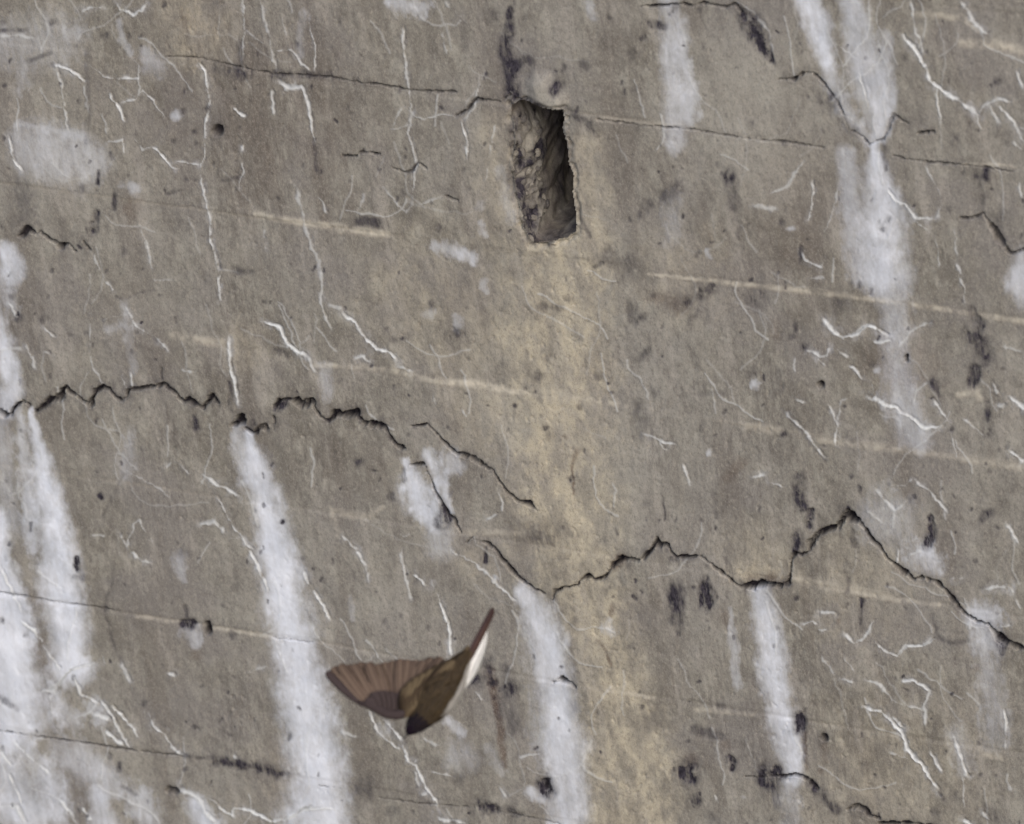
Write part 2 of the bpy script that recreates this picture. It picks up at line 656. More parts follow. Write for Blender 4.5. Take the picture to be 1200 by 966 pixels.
l .6 278,505,16 284,530,20 292,560,18
l 1 292,512,10 300,540,22 316,610,34 333,700,40 350,780,46 367,870,54 378,940,54 384,1030,54
l .25 300,540,36 330,690,54 352,800,62 376,960,72
l .45 -30,860,80 30,940,90
l .35 0,500,22 10,620,30
l .55 0,700,40 30,830,70
T 0 644 3
l .85 0,220,120 40,330,140 30,470,110 0,520,80
l .8 70,560,40 90,690,50 170,790,60 200,930,70
l .8 220,560,70 250,590,80
l .55 330,540,40 350,590,40
l .7 350,880,80 370,990,90
l .7 470,870,80 520,940,80
l .8 680,900,60 740,990,90
l .7 0,900,80 120,950,120
l .6 180,420,60 300,400,50
l .5 0,760,80 60,860,80
l .5 250,720,130 400,830,90
l .4 20,600,60 100,620,50
l .5 1040,930,120 1160,950,80
v .9 75,250,10 120,280,12 160,340,12 210,420,12
v .6 0,60,12 40,140,14 75,220,14
v .8 260,450,12 290,510,13 340,540,13
v .8 140,500,18 190,490,20 230,450,16 250,420,12 330,400,14
v .7 350,530,11 385,575,11 420,640,11 460,700,10
v .9 395,550,10 440,600,11 470,630,12 485,665,8
v .8 330,570,20 380,600,20
v .9 370,635,14 430,690,13
v 1 520,575,12 535,620,15 575,650,15 600,695,16 645,728,14
v .9 870,0,12 905,60,12 940,150,13
v .9 1105,150,10 1140,200,11 1160,250,9
v .6 1070,85,14 1085,125,12
v .65 430,400,14 460,465,13
v .7 460,5,12 500,45,13 530,45,12
v .7 590,432,14 612,440,12
l .55 630,40,50 645,110,24
l .55 670,300,54 680,320,40
v .7 818,722,18 830,730,18
v .4 870,435,12 940,410,12
v .4 180,510,10 180,580,10
v .7 30,790,10 60,850,10 75,900,9
v .75 0,905,18 60,905,20 90,960,18
v .65 210,880,12 260,950,12
v .75 290,910,14 320,950,14
v .75 50,680,16 120,740,16 170,790,15
v .6 0,710,12 40,760,14
v .85 630,840,20 690,870,22 730,930,22 760,960,20
v .95 740,880,12 780,910,13 820,935,14 830,910,14 880,920,14 910,935,14 950,955,15 1020,940,18 1060,915,16 1110,905,14 1160,910,14 1200,920,13
t .5 750,278,12 850,292,14 960,310,12
t .35 480,235,14 620,255,14
v .4 960,310,10 985,370,10 1010,440,9
v .4 360,370,9 370,400,9
w .4 60,660,60 440,720,60
T 400 322 3
v .95 5,140,12 50,170,14 90,230,14 120,260,14 170,280,14 190,305,14
v .8 205,325,15 240,340,16
v .7 45,295,18 75,290,18 100,310,14
v .4 35,320,8 45,370,8
t .5 -100,322,14 0,318,16 160,335,18 350,380,18
t .9 350,380,18 480,385,24 600,415,18
v .5 560,760,8 570,830,8
v .6 515,858,12 550,840,12
v .6 1055,560,12 1110,580,12 1170,600,12
v .5 1120,590,9 1140,615,9
l .5 500,30,24 510,55,20
l .5 310,140,34
l .5 405,160,38 410,180,34
t .4 0,840,20 90,850,20 150,815,14
v .6 0,920,12 60,966,12
v .4 190,880,8 210,920,8 240,910,8
l 1 225,655,20 258,730,66 290,810,74 320,870,50
l .85 305,635,40 340,700,44 365,770,26 390,830,14
l .65 390,650,60 400,670,50
l .35 330,850,100 340,960,90
l .3 260,780,140
v .4 430,480,12 445,500,10
v .4 320,420,10 330,460,10
t .4 600,412,14 720,410,16 850,435,16 1000,465,16
t .4 430,905,20 560,905,20 640,912,18
w .5 560,480,120 590,540,100
T 800 322 3
v .95 490,150,12 515,180,24 540,205,18 565,220,14 610,210,13 650,178,13 720,215,13
v .7 670,232,14 730,235,14
v .65 740,265,13 800,205,14 860,170,13
v .85 435,265,13 480,285,13 510,280,16 520,255,11
v .65 540,265,16 580,290,15
v .5 470,290,9 500,320,8
v .7 590,320,10 635,370,10
v .6 665,380,10 672,420,10
v 1 650,425,18 690,445,20 740,465,16 790,500,15 860,540,16 910,535,12
l .7 680,335,22
v .6 510,450,10 545,520,11 540,600,9
v .4 545,520,9 560,440,9 600,425,8
v .5 805,460,12 820,410,13 860,385,12
v .6 880,445,10 930,515,11
v .5 985,505,10 1060,565,11
v .85 1145,430,16 1200,470,18 1260,500,16
v .85 1145,620,15 1200,660,16
t .55 970,425,20 1030,415,26 1045,440,18
v .5 945,555,8 965,640,8
v .5 1110,460,18 1130,465,16
v .4 390,290,8 395,340,8
v .6 400,435,14 430,450,14
l .8 255,385,26
l .8 95,625,18
v .7 360,480,10 430,550,12 500,640,11
v .7 250,710,13 290,700,13
v .8 310,730,10 355,748,10
v .6 5,670,10 25,740,10
v .6 730,740,18 780,740,18 810,715,16
v .6 810,715,13 880,770,13 930,835,13
v .5 680,750,14 750,830,16 795,790,14
v .4 650,830,10 700,870,10
v .4 750,830,12 740,890,12
v .6 1140,880,10 1180,950,10
v .5 970,0,9 990,50,9 990,100,8
v .4 450,15,14 500,15,14
v .4 1120,250,14 1190,275,14
t .4 230,535,24 330,545,28
t .4 480,580,18 640,600,20 840,625,18 1200,680,20 1320,700,18
t .7 -120,0,10 200,35,16 460,60,20 800,105,18 1000,135,18 1200,165,20 1340,185,18
l .45 720,0,150 740,100,110 750,250,90 770,450,120 820,570,100
l .5 1190,0,60 1200,80,60
l .3 720,860,200
l .5 855,960,50
v .5 1090,390,14 1110,420,10
T 400 644 3
v .95 320,110,11 345,190,12 375,260,13 388,385,12
v .8 255,88,14 300,130,13
v .7 50,0,11 90,60,12
v .5 90,60,10 105,120,9
v .5 210,0,11 225,100,11 245,180,11
v .6 380,0,8 500,70,9 610,180,9
v .9 160,605,13 215,670,14
v .7 100,570,10 130,640,11 190,690,12 210,700,11
v .95 220,690,12 240,740,14 265,760,12 300,830,12 345,915,13
v .6 240,755,11 265,740,11
v .6 260,780,8 275,830,8
v .6 280,855,12 305,860,12
v .8 340,940,15 430,962,16
v .8 550,820,13 585,870,14
v .5 630,730,10 690,715,10
v .5 320,770,8 390,795,8
l .75 660,850,26 710,885,26
l .6 375,600,26 430,650,26
v .5 470,490,10 500,530,10
l .35 30,170,24 40,240,24
l .4 520,700,34 565,780,34
v .4 290,660,12 350,690,11
l .7 540,100,14
l .5 945,275,44
l .75 640,140,60 690,220,110 725,330,112 745,450,100 770,600,112 790,750,130 800,966,140 810,1080,140
l .45 720,330,150 780,700,170
t .45 860,480,12 960,490,14 1100,520,12
l .4 150,640,40
v .4 0,640,12 60,660,14
l .3 420,720,120
T 800 644 3
l .85 275,145,70 290,250,86 310,400,90 340,560,92 370,700,92 390,790,70
l .4 370,820,60 380,966,74
l .5 175,210,16 180,330,26 195,480,26
l .5 1060,240,110 1070,320,100
l .35 1065,320,80 1080,480,70 1110,660,80
l .6 1030,225,60 1090,240,60
l .6 830,20,80 870,50,80
v .85 1060,145,13 1100,132,16 1160,130,16
v .6 1155,135,9 1160,155,9
v .5 1175,175,10 1190,205,10
v .75 1115,272,14 1150,262,14
v .6 950,105,14 990,98,14
v .8 800,15,16 840,5,16
v .7 755,0,8 758,50,8
v .65 485,218,16 530,222,16
v .6 420,265,12 460,252,12 475,262,10
v .5 480,285,10 505,280,10
v .75 565,295,11 600,330,12 635,320,12 672,250,12
v .85 680,325,10 710,355,14 755,375,13 785,340,12 840,340,12 880,310,10
v .8 770,455,11 810,460,11 870,495,11
v .6 870,495,10 850,550,13 855,620,11
v .5 640,455,12 690,470,13 740,530,12 800,550,11 850,555,11
v .6 555,460,12 600,465,12
v 1 635,550,13 690,565,13 770,635,15 790,700,14 860,780,15 900,850,13
v .7 745,585,12 778,625,12
v .4 730,710,9 795,735,9
v .7 875,710,10 915,775,11
v .7 955,650,12 965,690,12 1005,800,11
v .4 990,800,9 990,900,9
v .8 990,945,15 1015,970,16
v .6 1055,920,11 1075,950,11
v .7 1130,560,9 1140,620,10 1138,700,9
v .4 1140,785,13 1160,850,13
v .3 1000,500,9 1050,550,9
v .4 570,385,7 605,430,7
v .4 490,370,8 540,450,8
t .55 390,105,22 560,135,26 700,165,26 760,180,16 900,195,14
t .4 40,560,16 250,580,14
t .5 1070,720,22 1130,730,22
l .3 960,640,60 1000,760,60
l .35 210,870,16
v .5 115,860,10 120,880,10
T 0 0 1
o .85 645,285,60 658,330,90 655,420,96 658,520,92 664,610,86 692,690,66 715,780,60 735,880,74 740,1000,90
o .45 590,150,40 600,260,60
o .3 500,340,120 570,440,130
o .45 690,170,24 700,290,40
o .35 885,660,70
o .35 560,655,50
o .3 240,35,60
o .35 290,405,40
o .3 1040,910,160
o .3 330,905,50
o .35 800,320,80
o .3 1010,690,100
b .25 300,100,220
b .2 900,270,120
g .4 290,60,160 300,230,120
g .3 880,480,120 880,560,100
g .35 900,740,200 960,860,160
w .5 850,110,120 880,180,110
w .4 740,520,100 740,610,100
w .45 840,640,60 830,760,90
w .4 60,60,120 60,180,120
"""

A = {k: np.zeros(N, np.float32) for k in ('lime', 'vein', 'dark', 'brown', 'ochre', 'tan', 'grain', 'clean', 'crack')}
DEPTH = np.zeros(N, np.float32)
PID = np.zeros(N, np.int32)               # 0 = plain course; otherwise which part of the wall the point belongs to
PNAME = {}; NEXT = [100]
def new_part(name):
    NEXT[0] += 1; PNAME[NEXT[0]] = name; return NEXT[0]
PRI = np.zeros(N, np.int8)
def claim(w, mask, name, pri):
    c = w[mask]; c = c[PRI[c] < pri]
    if len(c) < 30: return
    PID[c] = new_part(name); PRI[c] = pri
def mx(k, w, m): A[k][w] = np.maximum(A[k][w], m)
def add(k, w, m): A[k][w] = 1 - (1 - A[k][w]) * (1 - m)

RAG = fbm(PXa / 7, PYa / 10, 4, 101, .62)          # breaks marks up
RAG2 = fbm(PXa / 26, PYa / 40, 4, 103, .6)
def mark(kind, s, pts):
    if kind == 'k':
        w, m, al = stroke(pts, 'crk', 0.40, 0.86, .55)
        vary = np.clip(0.80 + 0.9 * RAG[w] + 0.5 * RAG2[w], 0.15, 1)
        mx('crack', w, m * min(1, s + 0.05) * vary)
        wid = np.interp(al, np.linspace(0, 1, len(pts)), [p[2] for p in pts]) if len(pts) > 1 else pts[0][2]
        DEPTH[w] = np.maximum(DEPTH[w], m * s * vary * np.clip(0.0025 + 0.0014 * wid, 0, 0.013))
        if s > 0.45: claim(w, m > 0.4, 'crack', 5)
        w, m, al = stroke(pts, 'mid', 0.95, 2.6); add('dark', w, m * s * np.clip(.22 + .5 * RAG[w], 0, .5))
    elif kind == 'p':
        w, m, al = stroke(pts, 'crk', 0.5)
        mx('crack', w, m * 0.85 * s); DEPTH[w] = np.maximum(DEPTH[w], m * 0.010 * s); claim(w, m > 0.45, 'pit', 5)
        w, m, al = stroke(pts, 'mid', 0.95, 1.9); add('dark', w, m * s * 0.3)
    elif kind == 'v':
        w, m, al = stroke(pts, 'vn', 0.85, 0.56, .8)
        e = 0.10
        m = m * s * (0.25 + 0.75 * sstep(0, e, al)) * (0.25 + 0.75 * sstep(1.0, 1 - e, al))
        claim(w, m > 0.30, 'lime_vein', 3)
        m = m * np.clip(0.78 + 0.9 * RAG2[w] + 0.7 * RAG[w], 0.12, 1)
        mx('vein', w, m)
        if s > .45:                                # hairline groove beside the vein, tinted dark to paint its shadow line
            w2, m2, _ = stroke([(x + 1.6, y - 1.3, d_ * .8) for x, y, d_ in pts], 'vn', .8, .5, .8)
            m2 = m2 * s * np.clip(.5 + 1.4 * RAG2[w2], 0, 1)
            DEPTH[w2] = np.maximum(DEPTH[w2], m2 * .0016); mx('crack', w2, m2 * .45)
        w, m, al = stroke(pts, 'mid', 1.0, 2.6); add('lime', w, m * s * np.clip(0.13 + .3 * RAG[w], 0, .35))
    elif kind == 'l':
        small_ = max(p[2] for p in pts) < 30
        w, m, al = stroke(pts, 'mid' if small_ else 'big', 1.0 if small_ else 0.82, 1.1 if small_ else 0.95)
        claim_m = m * s
        m = np.clip(m + (0.85 * RAG[w] + 0.55 * RAG2[w]) * (1 - m * .75) * np.minimum(m * 4, 1) * (1.3 if small_ else .5), 0, 1)
        m = m * np.clip(1 + (.3 if small_ else .16) * RAG2[w] + .12 * RAG[w], .5, 1.12)
        add('lime', w, np.clip(m * s * (.72 if small_ else .97), 0, .99))
        if s >= 0.6: claim(w, claim_m > 0.4, 'lime_streak', 2)
    elif kind == 't':
        w, m, al = stroke(pts, 'fine', 0.9)
        claim(w, m * s > 0.3, 'board_seam', 1)
        mx('tan', w, m * s * np.clip(.75 + 1.0 * RAG[w] + .6 * RAG2[w], .05, 1))
    elif kind == 'd':
        w, m, al = stroke(pts, 'mid', 1.0, 1.18)
        m = np.clip(m * (1.05 + 1.5 * RAG[w] + .5 * RAG2[w]), 0, 1)
        add('dark', w, m * s * 0.92)
        if s >= 0.8: DEPTH[w] = np.maximum(DEPTH[w], m * m * 0.0018 * s)
    elif kind in 'bogw':
        k = {'b': 'brown', 'o': 'ochre', 'g': 'grain', 'w': 'clean'}[kind]
        w, m, al = stroke(pts, 'mid' if kind == 'b' else 'big', 0.98, 1.1)
        m = np.clip(m + (.7 * RAG[w] + .5 * RAG2[w]) * np.minimum(m * 3, 1) * .8, 0, 1)
        add(k, w, m * s)

ox = oy = 0.0; sc = 1.0
for ln in MARKS.strip().splitlines():
    q = ln.split()
    if q[0] == 'T': ox, oy, sc = (float(t) for t in q[1:]); continue
    pts = [tuple(float(c) for c in p.split(',')) for p in q[2:]]
    mark(q[0], float(q[1]), [(ox + x / sc, oy + y / sc, wd / sc) for x, y, wd in pts])

# beyond the photograph's edge the wall goes on in the same way: more runs of lime, veins and cracks
def outside():
    while True:
        x = rng.uniform(-330, 1530); y = rng.uniform(-330, 1180)
        if not (-60 < x < 1260 and -60 < y < 1026): return x, y
for i in range(12):
    x, y = outside()
    L = rng.uniform(120, 330)
    if -80 < x + L * .08 < 1280 and y < 0 and y + L > -40: continue
    mark('l', rng.uniform(.4, .9), [(x, y, 10), (x + .06 * L, y + .4 * L, rng.uniform(20, 40)), (x + .14 * L, y + L, rng.uniform(30, 50))])
for i in range(70):
    x, y = outside(); p = []
    ang = rng.uniform(0, 6.28)
    for j in range(rng.integers(3, 6)):
        p.append((x, y, rng.uniform(2.5, 5))); ang += rng.normal(0, .5)
        x += 16 * math.cos(ang); y += 16 * math.sin(ang)
    if min(abs(q_[0] - 600) for q_ in p) > 640 or min(abs(q_[1] - 483) for q_ in p) > 520:
        mark('v', rng.uniform(.4, .9), p)
for sx, sy, n in ((-30, 486, -24), (1250, 772, 26), (1290, 190, 20)):
    x, y, p = sx, sy, []
    for j in range(abs(n)):
        p.append((x, y, rng.uniform(2, 7))); x += (14 if n > 0 else -14); y += rng.normal(2, 8)
    mark('k', .9, p)
# tiny blow holes and specks everywhere
for i in range(620):
    x, y = rng.uniform(-60, 1260), rng.uniform(-60, 1026)
    r = rng.choice([2.2, 2.8, 3.6, 5.0], p=[.5, .3, .15, .05])
    mark('d', rng.uniform(.3, .7), [(x, y, r), (x + rng.normal(0, 1), y + abs(rng.normal(0, 2)), r)])
# hairline crazing
for i in range(210):
    x, y = rng.uniform(-40, 1240), rng.uniform(-40, 1006); p = []
    ang = rng.choice([1.2, 1.5, .8]) + rng.normal(0, .25)
    for j in range(rng.integers(4, 13)):
        p.append((x, y, rng.uniform(1.2, 2.6))); ang += rng.normal(0, .28)
        x += 9 * math.cos(ang); y += 9 * math.sin(ang)
    w, m, al = stroke(p, 'fine', 0.9); mx('vein', w, m * rng.uniform(.08, .38))

# board courses: nearly level seams left by the shuttering
SEAMS = [[(340, 90), (600, 119), (1000, 175), (1140, 195)], [(310, 252), (830, 326), (1060, 357), (1200, 378)],
         [(430, 430), (600, 460), (1200, 548)], [(390, 597), (920, 685), (1090, 708)],
         [(0, 693), (120, 712), (365, 755), (750, 815)], [(0, 855), (330, 905), (570, 945)]]
sv = []
for s_ in SEAMS:
    a = np.array(s_, float); sv.append(px_to_wall(a[:, 0], a[:, 1])[1].mean())
gap = (sv[0] - sv[-1]) / 5
top, bot = sv[0], sv[-1]
while top + gap < WZ1 - .05: top += gap; sv.insert(0, top)
while bot - gap > WZ0 + .05: bot -= gap; sv.append(bot)
sv = np.array(sv)                                   # descending
vw = Vv + 0.0022 * fbm(U * 9, Vv * 9, 3, 21)
course = np.searchsorted(-sv, -vw)                  # 0 .. len(sv)
off = rng.uniform(-1, 1, len(sv) + 1) * 0.0007
near = np.min(np.abs(vw[:, None] - sv[None, :]), axis=1) if N < 10 else None
iL = np.clip(course, 0, len(sv) - 1); iU = np.clip(course - 1, 0, len(sv) - 1)
near = np.minimum(np.abs(vw - sv[iL]), np.abs(vw - sv[iU]))
which = np.where(np.abs(vw - sv[iL]) < np.abs(vw - sv[iU]), iL, iU)
seam = np.exp(-(near / 0.0016) ** 2) * sstep(-.25, .35, fbm(U * 5, Vv * 9, 3, 57))

# height of the face above the plane, towards the camera
h = off[course] * sstep(0, 0.004, near)
h = h + 0.0022 * fbm(U * 7, Vv * 7, 3, 31) + 0.0007 * fbm(U * 38, Vv * 30, 3, 33)
smooth = 1 - 0.55 * A['lime']
h = h + smooth * (0.00030 * fbm(U * 150, Vv * 120, 3, 35) + 0.00026 * fbm(U * 420, Vv * 330, 2, 37))
pock = sstep(0.42, 0.75, fbm(U * 240, Vv * 200, 2, 41)) * (0.35 + A['grain'] + 0.6 * A['ochre'])
h = h - 0.0009 * pock
h = h + 0.0010 * A['vein'] + 0.0003 * A['lime'] + 0.0006 * A['tan']
sgn = rng.choice([-1.0, 0.4, 0.8], len(sv))
h = h + 0.0006 * seam * sgn[which] * (0.5 + 0.5 * fbm(U * 14, Vv * 3, 2, 55))
h = h - DEPTH * (0.75 + 0.35 * fbm(U * 300, Vv * 300, 2, 43))
h = h - 0.0007 * A['dark']

# the weep hole: a broken rectangular opening that goes back into the wall
HOLE = np.array([(597, 122), (612, 116), (628, 122), (645, 127), (660, 127), (663, 138), (661, 150), (667, 170), (669, 192),
                 (674, 205), (673, 225), (677, 245), (677, 262), (678, 272), (664, 280), (640, 286), (622, 285), (612, 266), (610, 246),
                 (604, 226), (601, 205), (599, 190), (603, 170), (603, 150), (598, 136)], float)
def poly_sd(x, y, poly):
    d = np.full(len(x), 1e9); inside = np.zeros(len(x), bool)
    n = len(poly)
    for i in range(n):
        ax, ay = poly[i]; bx, by = poly[(i + 1) % n]
        t = np.clip(((x - ax) * (bx - ax) + (y - ay) * (by - ay)) / ((bx - ax) ** 2 + (by - ay) ** 2), 0, 1)
        d = np.minimum(d, np.hypot(x - ax - t * (bx - ax), y - ay - t * (by - ay)))
        c = ((ay > y) != (by > y)) & (x < (bx - ax) * (y - ay) / (by - ay + 1e-9) + ax)
        inside ^= c
    return np.where(inside, d, -d)
w = window(560, 80, 720, 330)
hx, hy = WP['fine'][0][w], WP['fine'][1][w]
hd = poly_sd(hx, hy, HOLE)
inn = hd > 0
h[w] = h[w] - np.where(inn, 0.001, 0.004 * sstep(-7, 0, hd) * (0.5 + 0.8 * vnoise(hx / 5, hy / 5, 3)))
HOLE_CUT = np.zeros(N, bool); HOLE_CUT[w[hd > 0.9]] = True

# the stub of stone above the opening
ws, ms, _ = stroke([(634, 100, 24), (640, 112, 30), (650, 118, 22)], 'fine', .8)
h[ws] += np.where(~HOLE_CUT[ws], 0.006 * ms, 0)
A['clean'][ws] = np.maximum(A['clean'][ws], ms * .8)

# fade relief where the outer mesh gets coarse
coarse = np.concatenate([np.ones(NI), np.repeat(1 - (np.arange(1, KR + 1) / KR) ** .5 * 0.6, NLOOP)])
h = h * coarse
V3 = np.stack([U, -h, Vv], 1)

# smooth normals of the whole face, shared by all its parts
fa, fb, fc, fd = (V3[F[:, i]] for i in range(4))
fn = np.cross(fc - fa, fd - fb)
if np.mean(fn[:, 1]) > 0:
    F = F[:, ::-1].copy(); fn = -fn
bad = fn[:, 1] > 0
VN = np.zeros_like(V3)
for i in range(4):
    for ax in range(3):
        VN[:, ax] += np.bincount(F[:, i], weights=fn[:, ax], minlength=N)
VN /= np.maximum(np.linalg.norm(VN, axis=1, keepdims=True), 1e-12)

F = F[~HOLE_CUT[F].all(axis=1)]
AT1 = np.stack([A['lime'], A['vein'], A['dark'], A['ochre']], 1)
AT2 = np.stack([A['crack'], A['brown'], A['tan'], A['grain']], 1)
AT3 = np.stack([A['clean'], seam * 0.5, np.zeros(N), np.ones(N)], 1)

# ------------------------------------------------------------------ materials
class NT:
    def __init__(self, name):
        self.m = bpy.data.materials.new(name); self.m.use_nodes = True
        self.t = self.m.node_tree; self.b = self.t.nodes['Principled BSDF']
    def n(self, kind, **kw):
        nd = self.t.nodes.new(kind)
        for k, v in kw.items(): setattr(nd, k, v)
        return nd
    def l(self, a, b): self.t.links.new(a, b)
    def val(self, sock, v):
        if hasattr(v, 'is_linked') or isinstance(v, bpy.types.NodeSocket): self.l(v, sock)
        else: sock.default_value = v
    def mix(self, f, a, b, blend='MIX'):
        nd = self.n('ShaderNodeMix', data_type='RGBA', blend_type=blend)
        self.val(nd.inputs[0], f)
        self.val(nd.inputs[6], a if not isinstance(a, tuple) else (*a, 1)); self.val(nd.inputs[7], b if not isinstance(b, tuple) else (*b, 1))
        return nd.outputs[2]
    def math(self, op, a, b=0.0, clamp=False):
        nd = self.n('ShaderNodeMath', operation=op, use_clamp=clamp)
        self.val(nd.inputs[0], a); self.val(nd.inputs[1], b); return nd.outputs[0]
    def noise(self, vec, scale, detail=4, rough=.55):
        nd = self.n('ShaderNodeTexNoise'); nd.inputs['Scale'].default_value = scale
        nd.inputs['Detail'].default_value = detail; nd.inputs['Roughness'].default_value = rough
        self.l(vec, nd.inputs['Vector']); return nd.outputs['Fac']
    def ramp(self, v, lo, hi, a=0.0, b=1.0):
        nd = self.n('ShaderNodeMapRange', interpolation_type='SMOOTHSTEP')
        self.val(nd.inputs[0], v)
        for i, x in enumerate((lo, hi, a, b)): nd.inputs[1 + i].default_value = x
        return nd.outputs[0]
    def mapping(self, vec, scale):
        nd = self.n('ShaderNodeMapping'); nd.inputs['Scale'].default_value = scale; self.l(vec, nd.inputs[0]); return nd.outputs[0]

def concrete():
    k = NT('weathered_concrete')
    pos = k.n('ShaderNodeTexCoord').outputs['Object']
    def attr(nm):
        a = k.n('ShaderNodeAttribute', attribute_name=nm); s = k.n('ShaderNodeSeparateColor'); k.l(a.outputs['Color'], s.inputs[0])
        return s.outputs[0], s.outputs[1], s.outputs[2], a.outputs['Alpha']
    lime, vein, dark, ochre = attr('m1'); crack, brown, tan, grain = attr('m2'); clean, seam_, _, _ = attr('m3')
    wash = k.mapping(pos, (1, 1, .22))
    n_big = k.noise(pos, 4.5, 5, .6); n_mid = k.noise(pos, 26, 5, .6)
    n_fine = k.noise(pos, 190, 4, .65); n_spk = k.noise(pos, 520, 3, .6)
    n_wash = k.noise(wash, 70, 5, .65); n_wash2 = k.noise(wash, 18, 4, .6)
    n_rag = k.noise(wash, 130, 5, .7)
    n_g1 = k.noise(k.mapping(pos, (1, 1, .6)), 330, 3, .7); n_g2 = k.noise(k.mapping(pos, (1, 1, .6)), 800, 2, .7)
    n_m1 = k.noise(k.mapping(pos, (1, 1, .5)), 52, 5, .65); n_m2 = k.noise(k.mapping(pos, (1, 1, .5)), 125, 4, .65)
    n_hue = k.noise(pos, 9, 4, .6); n_veil = k.noise(wash, 34, 6, .68)
    col = k.mix(k.ramp(n_big, .35, .65), (.160, .148, .124), (.290, .279, .250))
    col = k.mix(k.ramp(n_mid, .36, .66, 0, .7), col, (.268, .253, .218))
    col = k.mix(k.ramp(n_m1, .51, .66, 0, .58), col, (.128, .118, .106))
    col = k.mix(k.ramp(n_m1, .48, .36, 0, .60), col, (.340, .328, .283))
    col = k.mix(k.ramp(n_m2, .52, .66, 0, .44), col, (.123, .112, .101))
    col = k.mix(k.ramp(n_m2, .47, .34, 0, .40), col, (.345, .333, .288))
    col = k.mix(k.ramp(n_hue, .48, .62, 0, .75), col, (.203, .190, .176))
    col = k.mix(k.ramp(n_wash2, .50, .64, 0, .6), col, (.150, .134, .116))
    col = k.mix(k.math('MULTIPLY', clean, .75), col, (.350, .336, .295))
    col = k.mix(k.ramp(n_veil, .51, .66, 0, .60), col, (.36, .338, .30))
    col = k.mix(k.math('MULTIPLY', ochre, k.ramp(n_m1, .38, .60, 1.15, .35), True), col, (.480, .430, .325))
    col = k.mix(k.math('MULTIPLY', brown, k.ramp(n_wash, .3, .7, .4, 1.0)), col, (.088, .052, .034))
    # sand and aggregate
    col = k.mix(k.ramp(n_fine, .43, .32, 0, .30), col, (.095, .080, .070))
    col = k.mix(k.ramp(n_fine, .58, .74, 0, .40), col, (.360, .335, .290))
    col = k.mix(k.ramp(n_g1, .53, .68, 0, .30), col, (.105, .094, .088))
    col = k.mix(k.ramp(n_g1, .46, .34, 0, .32), col, (.34, .31, .265))
    col = k.mix(k.ramp(n_g2, .52, .66, 0, .28), col, (.10, .086, .076))
    col = k.mix(k.ramp(n_g2, .46, .32, 0, .40), col, (.36, .33, .285))
    gr = k.math('ADD', grain, k.ramp(n_hue, .56, .72, 0, .45), True)
    col = k.mix(k.math('MULTIPLY', gr, k.ramp(k.noise(wash, 240, 4, .7), .44, .62, 0, .8)), col, (.070, .060, .054))
    col = k.mix(k.math('MULTIPLY', seam_, .4), col, (.36, .325, .26))
    col = k.mix(k.math('MULTIPLY', tan, k.ramp(n_wash, .25, .55, .6, 1.0)), col, (.56, .515, .425))
    # lime
    lf = k.math('ADD', lime, k.math('MULTIPLY', k.math('SUBTRACT', n_rag, .5), k.math('MULTIPLY', k.ramp(lime, 0, .3, .2, .62), k.ramp(lime, .55, 1.0, 1.0, .5))))
    lf = k.math('ADD', lf, k.math('MULTIPLY', k.math('SUBTRACT', n_g1, .5), .30))
    lf = k.math('POWER', k.math('MAXIMUM', k.math('SUBTRACT', lf, .02), 0.0), 1.12)
    lf = k.math('MULTIPLY', lf, k.ramp(n_veil, .36, .60, .80, 1.04), True)
    lf = k.math('MULTIPLY', lf, k.ramp(lime, .0, .10))
    col = k.mix(lf, col, k.mix(k.ramp(n_mid, .3, .7), (.59, .625, .69), (.75, .78, .84)))
    col = k.mix(k.math('MULTIPLY', vein, k.ramp(n_fine, .22, .48, .6, 1.05), True), col, (.67, .69, .69))
    # dirt, algae, damp; crack also holds the veins' painted shadow lines
    df = k.math('MULTIPLY', dark, k.ramp(n_rag, .34, .60, .6, 1.55), True)
    col = k.mix(df, col, k.mix(k.ramp(n_g1, .40, .60), (.018, .016, .023), (.046, .041, .052)))
    col = k.mix(k.math('MULTIPLY', crack, 1.1, True), col, (.018, .015, .019))
    k.l(col, k.b.inputs['Base Color'])
    k.b.inputs['Roughness'].default_value = .9
    k.b.inputs['Specular IOR Level'].default_value = .25
    hgt = k.math('ADD', k.math('MULTIPLY', n_g1, .6), k.math('MULTIPLY', n_g2, .4))
    bump = k.n('ShaderNodeBump'); bump.inputs['Strength'].default_value = .25; bump.inputs['Distance'].default_value = .0008
    k.l(hgt, bump.inputs['Height']); k.l(bump.outputs[0], k.b.inputs['Normal'])
    return k.m
M_CONC = concrete()

# ------------------------------------------------------------------ ground (below the picture)
def ground():
    k = NT('gravelly_earth')
    pos = k.n('ShaderNodeTexCoord').outputs['Object']
    c = k.mix(k.ramp(k.noise(pos, 1.2, 6), .35, .65), (.16, .135, .10), (.23, .20, .155))
    c = k.mix(k.ramp(k.noise(pos, 45, 4), .4, .6, 0, .7), c, (.29, .265, .225))
    k.l(c, k.b.inputs['Base Color']); k.b.inputs['Roughness'].default_value = .95
    n = 24; xs = np.sign(np.linspace(-1, 1, n)) * np.abs(np.linspace(-1, 1, n)) ** 3 * 600
    X, Y = np.meshgrid(xs, xs); Z = 0.02 * fbm(X * .7, Y * .7, 2, 77) - .03
    i = np.arange(n * n).reshape(n, n)
    f = np.stack([i[:-1, :-1], i[:-1, 1:], i[1:, 1:], i[1:, :-1]], -1).reshape(-1, 4)
    o = link('ground', np_mesh('ground', np.stack([X.ravel(), Y.ravel(), Z.ravel()], 1), f), None, k.m)
    tag(o, kind='structure')
ground()

